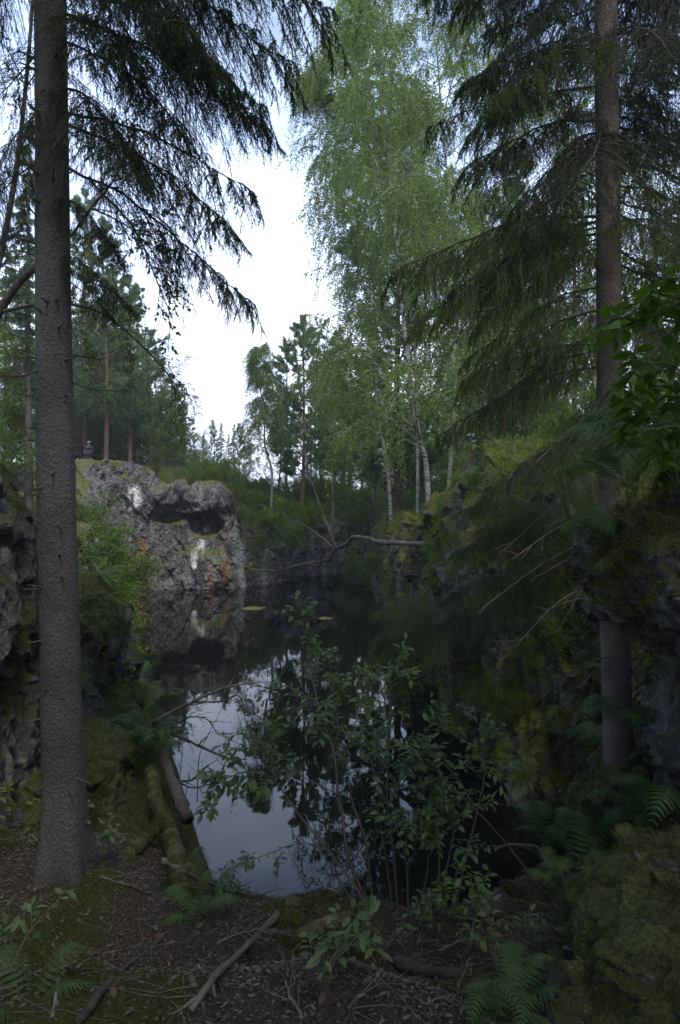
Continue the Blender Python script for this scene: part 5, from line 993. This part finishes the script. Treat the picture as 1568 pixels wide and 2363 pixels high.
# lily pads and floating specks
for px_, py_, r_, lab in [(586, 1404, .5, 'larger yellow-green lily leaf patch on the water, nearer the left'), (752, 1427, .3, 'smaller yellow-green lily leaf patch on the water, right one')]:
    d = CAMZ * F / (py_ - CY); p = at(px_, py_, d); a = np.linspace(0.15, 6.13, 30); rr = r_ * (1 + .08 * np.sin(a * 5))
    top_ = np.stack([p[0] + np.cos(a) * rr, p[1] + np.sin(a) * rr, 0 * a + .012 + .01 * np.sin(a * 4)], 1); bot = top_ - [0, 0, .02]; ctr = [[p[0] + .05, p[1], .014]]
    v = np.vstack([ctr, top_, bot]); f = [[0, i + 1, i + 2] for i in range(29)] + [[i + 1, i + 31, i + 32] for i in range(29)] + [[i + 1, i + 32, i + 2] for i in range(29)]
    tag(MB().add(v, f).build('lily_pad', M['lily'], None, False, origin=p), lab, 'lily pad')
n = 5200; x = R_.uniform(-10, 2, n); y = 7 + 34 * R_.random(n) ** .8; k = (sdist(x, y) < -.15) & (fbm(np.stack([x * .5, y * .3, 0 * x], 1), 3, 88) > -.15); x, y = x[k], y[k]
P = np.stack([x, y, 0 * x + .004], 1); D = R_.normal(0, 1, P.shape) * [1, 1, 0]; sz = R_.uniform(.012, .05, len(P))
tag(MB().leaves(P, D, UP + 0 * P, sz, sz * .6, 'dia').build('floating_leaves', M['litter']), 'tiny pale leaves and specks floating on the dark water', 'floating leaves', kind='stuff')
# ------------------------------------------------------------------ railings, box, person at the far cliff
def fence(name, pts, lab, posts, m_='darkwood', hts=(.95, .5), r_=.045):
    P = [np.array(p, float) for p in pts]; t = empty(name, P[0]); tag(t, lab, 'railing')
    for h_ in hts:
        q = poly([p + [0, 0, h_] for p in P]); MB().tubes(q[None], np.full((1, len(q)), r_), 6).build('rail', M[m_], t)
    q = poly(P, posts)
    for p in q: MB().tubes(np.array([p + [0, 0, -.6], p + [0, 0, .3], p + [0, 0, hts[0] + .08]])[None], np.full((1, 3), r_ * 1.15), 6).build('post', M[m_], t)
def below(px, py, d, h_): return at(px, py, d) - np.array([0, 0, h_])
fence('wooden_railing', [below(150, 1030, 42, .95), below(216, 1036, 42.5, .95), below(281, 1045, 43, .95), below(345, 1063, 43.5, .95), below(420, 1078, 46, .95), below(525, 1098, 52, .95)], 'dark wooden railing along the path on top of the far left cliff', 9)
fence('wooden_railing', [below(560, 1118, 56, .95), below(636, 1134, 54, .95), below(715, 1152, 51, .95), below(790, 1172, 49, .95), below(850, 1190, 48, .95)], 'dark wooden railing sloping down behind the tallest pine', 8)
def box(mb, a, b_):
    a = np.array(a); b_ = np.array(b_); v = [(x, y, z) for x in (a[0], b_[0]) for y in (a[1], b_[1]) for z in (a[2], b_[2])]
    return mb.add(v, [[0, 1, 3, 2], [4, 6, 7, 5], [0, 4, 5, 1], [2, 3, 7, 6], [0, 2, 6, 4], [1, 5, 7, 3]])
for px_, w_, py0, py1, d, lab in [(317, .8, 1066, 1088, 43, 'dark wooden box partly hidden left of the juniper'), (405, .85, 1064, 1084, 44, 'dark wooden box right of the juniper')]:
    p = at(px_, py1, d); h_ = (py1 - py0) / F * d; t = empty('wooden_box', p); tag(t, lab, 'box')
    box(MB(), p + [-w_ / 2, -.3, -.5], p + [w_ / 2, .3, h_ - .06]).build('body', M['darkwood'], t); box(MB(), p + [-w_ / 2 - .05, -.35, h_ - .06], p + [w_ / 2 + .05, .35, h_]).build('lid', M['darkwood'], t)
    for s_ in (-1, 1): box(MB(), p + [s_ * w_ / 2 - .04, -.345, -.5], p + [s_ * w_ / 2 + .04, -.302, h_ - .07]).build('corner_board', M['darkwood'], t)
p0 = at(291, 1086, 41); p1 = at(330, 1096, 41); q = poly([p0, (p0 + p1) / 2, p1])
tag(MB().tubes(q[None], np.full((1, len(q)), .06), 6).build('grey_beam', M['greywood'], None, origin=p0), 'weathered grey beam lying on the cliff edge left of the juniper', 'beam')
def person(p):
    t = empty('person', p); tag(t, 'person in a white cap and grey jacket standing behind the cliff-top railing', 'person')
    V = [(0, 0, .95), (0, 0, 1.15), (0, 0, 1.38), (0, 0, 1.5), (0, -.01, 1.6), (0, -.01, 1.7), (.19, 0, 1.4), (.25, -.05, 1.15), (.2, -.22, 1.0), (.19, -.3, 1.0), (-.19, 0, 1.4), (-.25, -.05, 1.15), (-.2, -.22, 1.0), (-.19, -.3, 1.0),
         (.1, 0, .88), (.11, -.01, .48), (.11, .02, .08), (.12, -.14, .03), (-.1, 0, .88), (-.11, -.01, .48), (-.11, .02, .08), (-.12, -.14, .03)]
    E = [(0, 1), (1, 2), (2, 3), (3, 4), (4, 5), (2, 6), (6, 7), (7, 8), (8, 9), (2, 10), (10, 11), (11, 12), (12, 13), (0, 14), (14, 15), (15, 16), (16, 17), (0, 18), (18, 19), (19, 20), (20, 21)]
    Rr = [.14, .13, .15, .055, .085, .075, .065, .05, .035, .035, .065, .05, .035, .035, .09, .06, .045, .035, .09, .06, .045, .035]
    me = bpy.data.meshes.new('body'); me.from_pydata([tuple(np.array(v)) for v in V], E, []); me.materials.append(M['skin'])
    o = link('body', me, t, p); mo = o.modifiers.new('skin', 'SKIN'); o.modifiers.new('sub', 'SUBSURF').render_levels = 2
    for i, r_ in enumerate(Rr): me.skin_vertices[0].data[i].radius = (r_, r_)
    me.skin_vertices[0].data[0].use_root = True
    def tub(nm, ps, rs, m_): q_ = poly(np.array(ps) + p, 12); MB().tubes(q_[None], np.interp(np.linspace(0, 1, 12), np.linspace(0, 1, len(rs)), rs)[None], 14).build(nm, M[m_], t, True)
    tub('jacket', [(0, 0, .86), (0, 0, 1.1), (0, 0, 1.3), (0, 0, 1.47)], [.19, .17, .2, .09], 'grey_cloth')
    for s_ in (1, -1):
        tub('sleeve', [(.17 * s_, 0, 1.42), (.25 * s_, -.05, 1.15), (.2 * s_, -.2, 1.01)], [.085, .065, .05], 'grey_cloth')
        tub('trouser_leg', [(.09 * s_, 0, .92), (.11 * s_, -.01, .48), (.11 * s_, .02, .1)], [.12, .085, .065], 'red_cloth')
    tub('cap', [(0, 0, 1.68), (0, 0, 1.74), (0, 0, 1.79), (0, 0, 1.81)], [.105, .105, .08, .03], 'white_cloth')
    tub('hair', [(0, .03, 1.58), (0, .03, 1.66), (0, .02, 1.7)], [.09, .098, .1], 'darkwood')
person(np.array([at(206, 1019, 43.6)[0], 43.6, max(Hs(at(206, 1019, 43.6)[0], 43.6), at(206, 1019, 43.6)[2] - 1.82)]))

# ------------------------------------------------------------------ air
hz = MB(); box(hz, (-300, -80, -3), (300, 460, 45)); hz = hz.build('haze', None)
hm = bpy.data.materials.new('haze'); hm.use_nodes = True; hN = hm.node_tree.nodes; hN.remove(hN['Principled BSDF'])
hv = hN.new('ShaderNodeVolumePrincipled'); hv.inputs['Color'].default_value = (.85, .9, 1, 1); hv.inputs['Density'].default_value = .0009; hv.inputs['Anisotropy'].default_value = .2
hm.node_tree.links.new(hv.outputs[0], hN['Material Output'].inputs['Volume']); hz.data.materials.append(hm); tag(hz, kind='stuff')
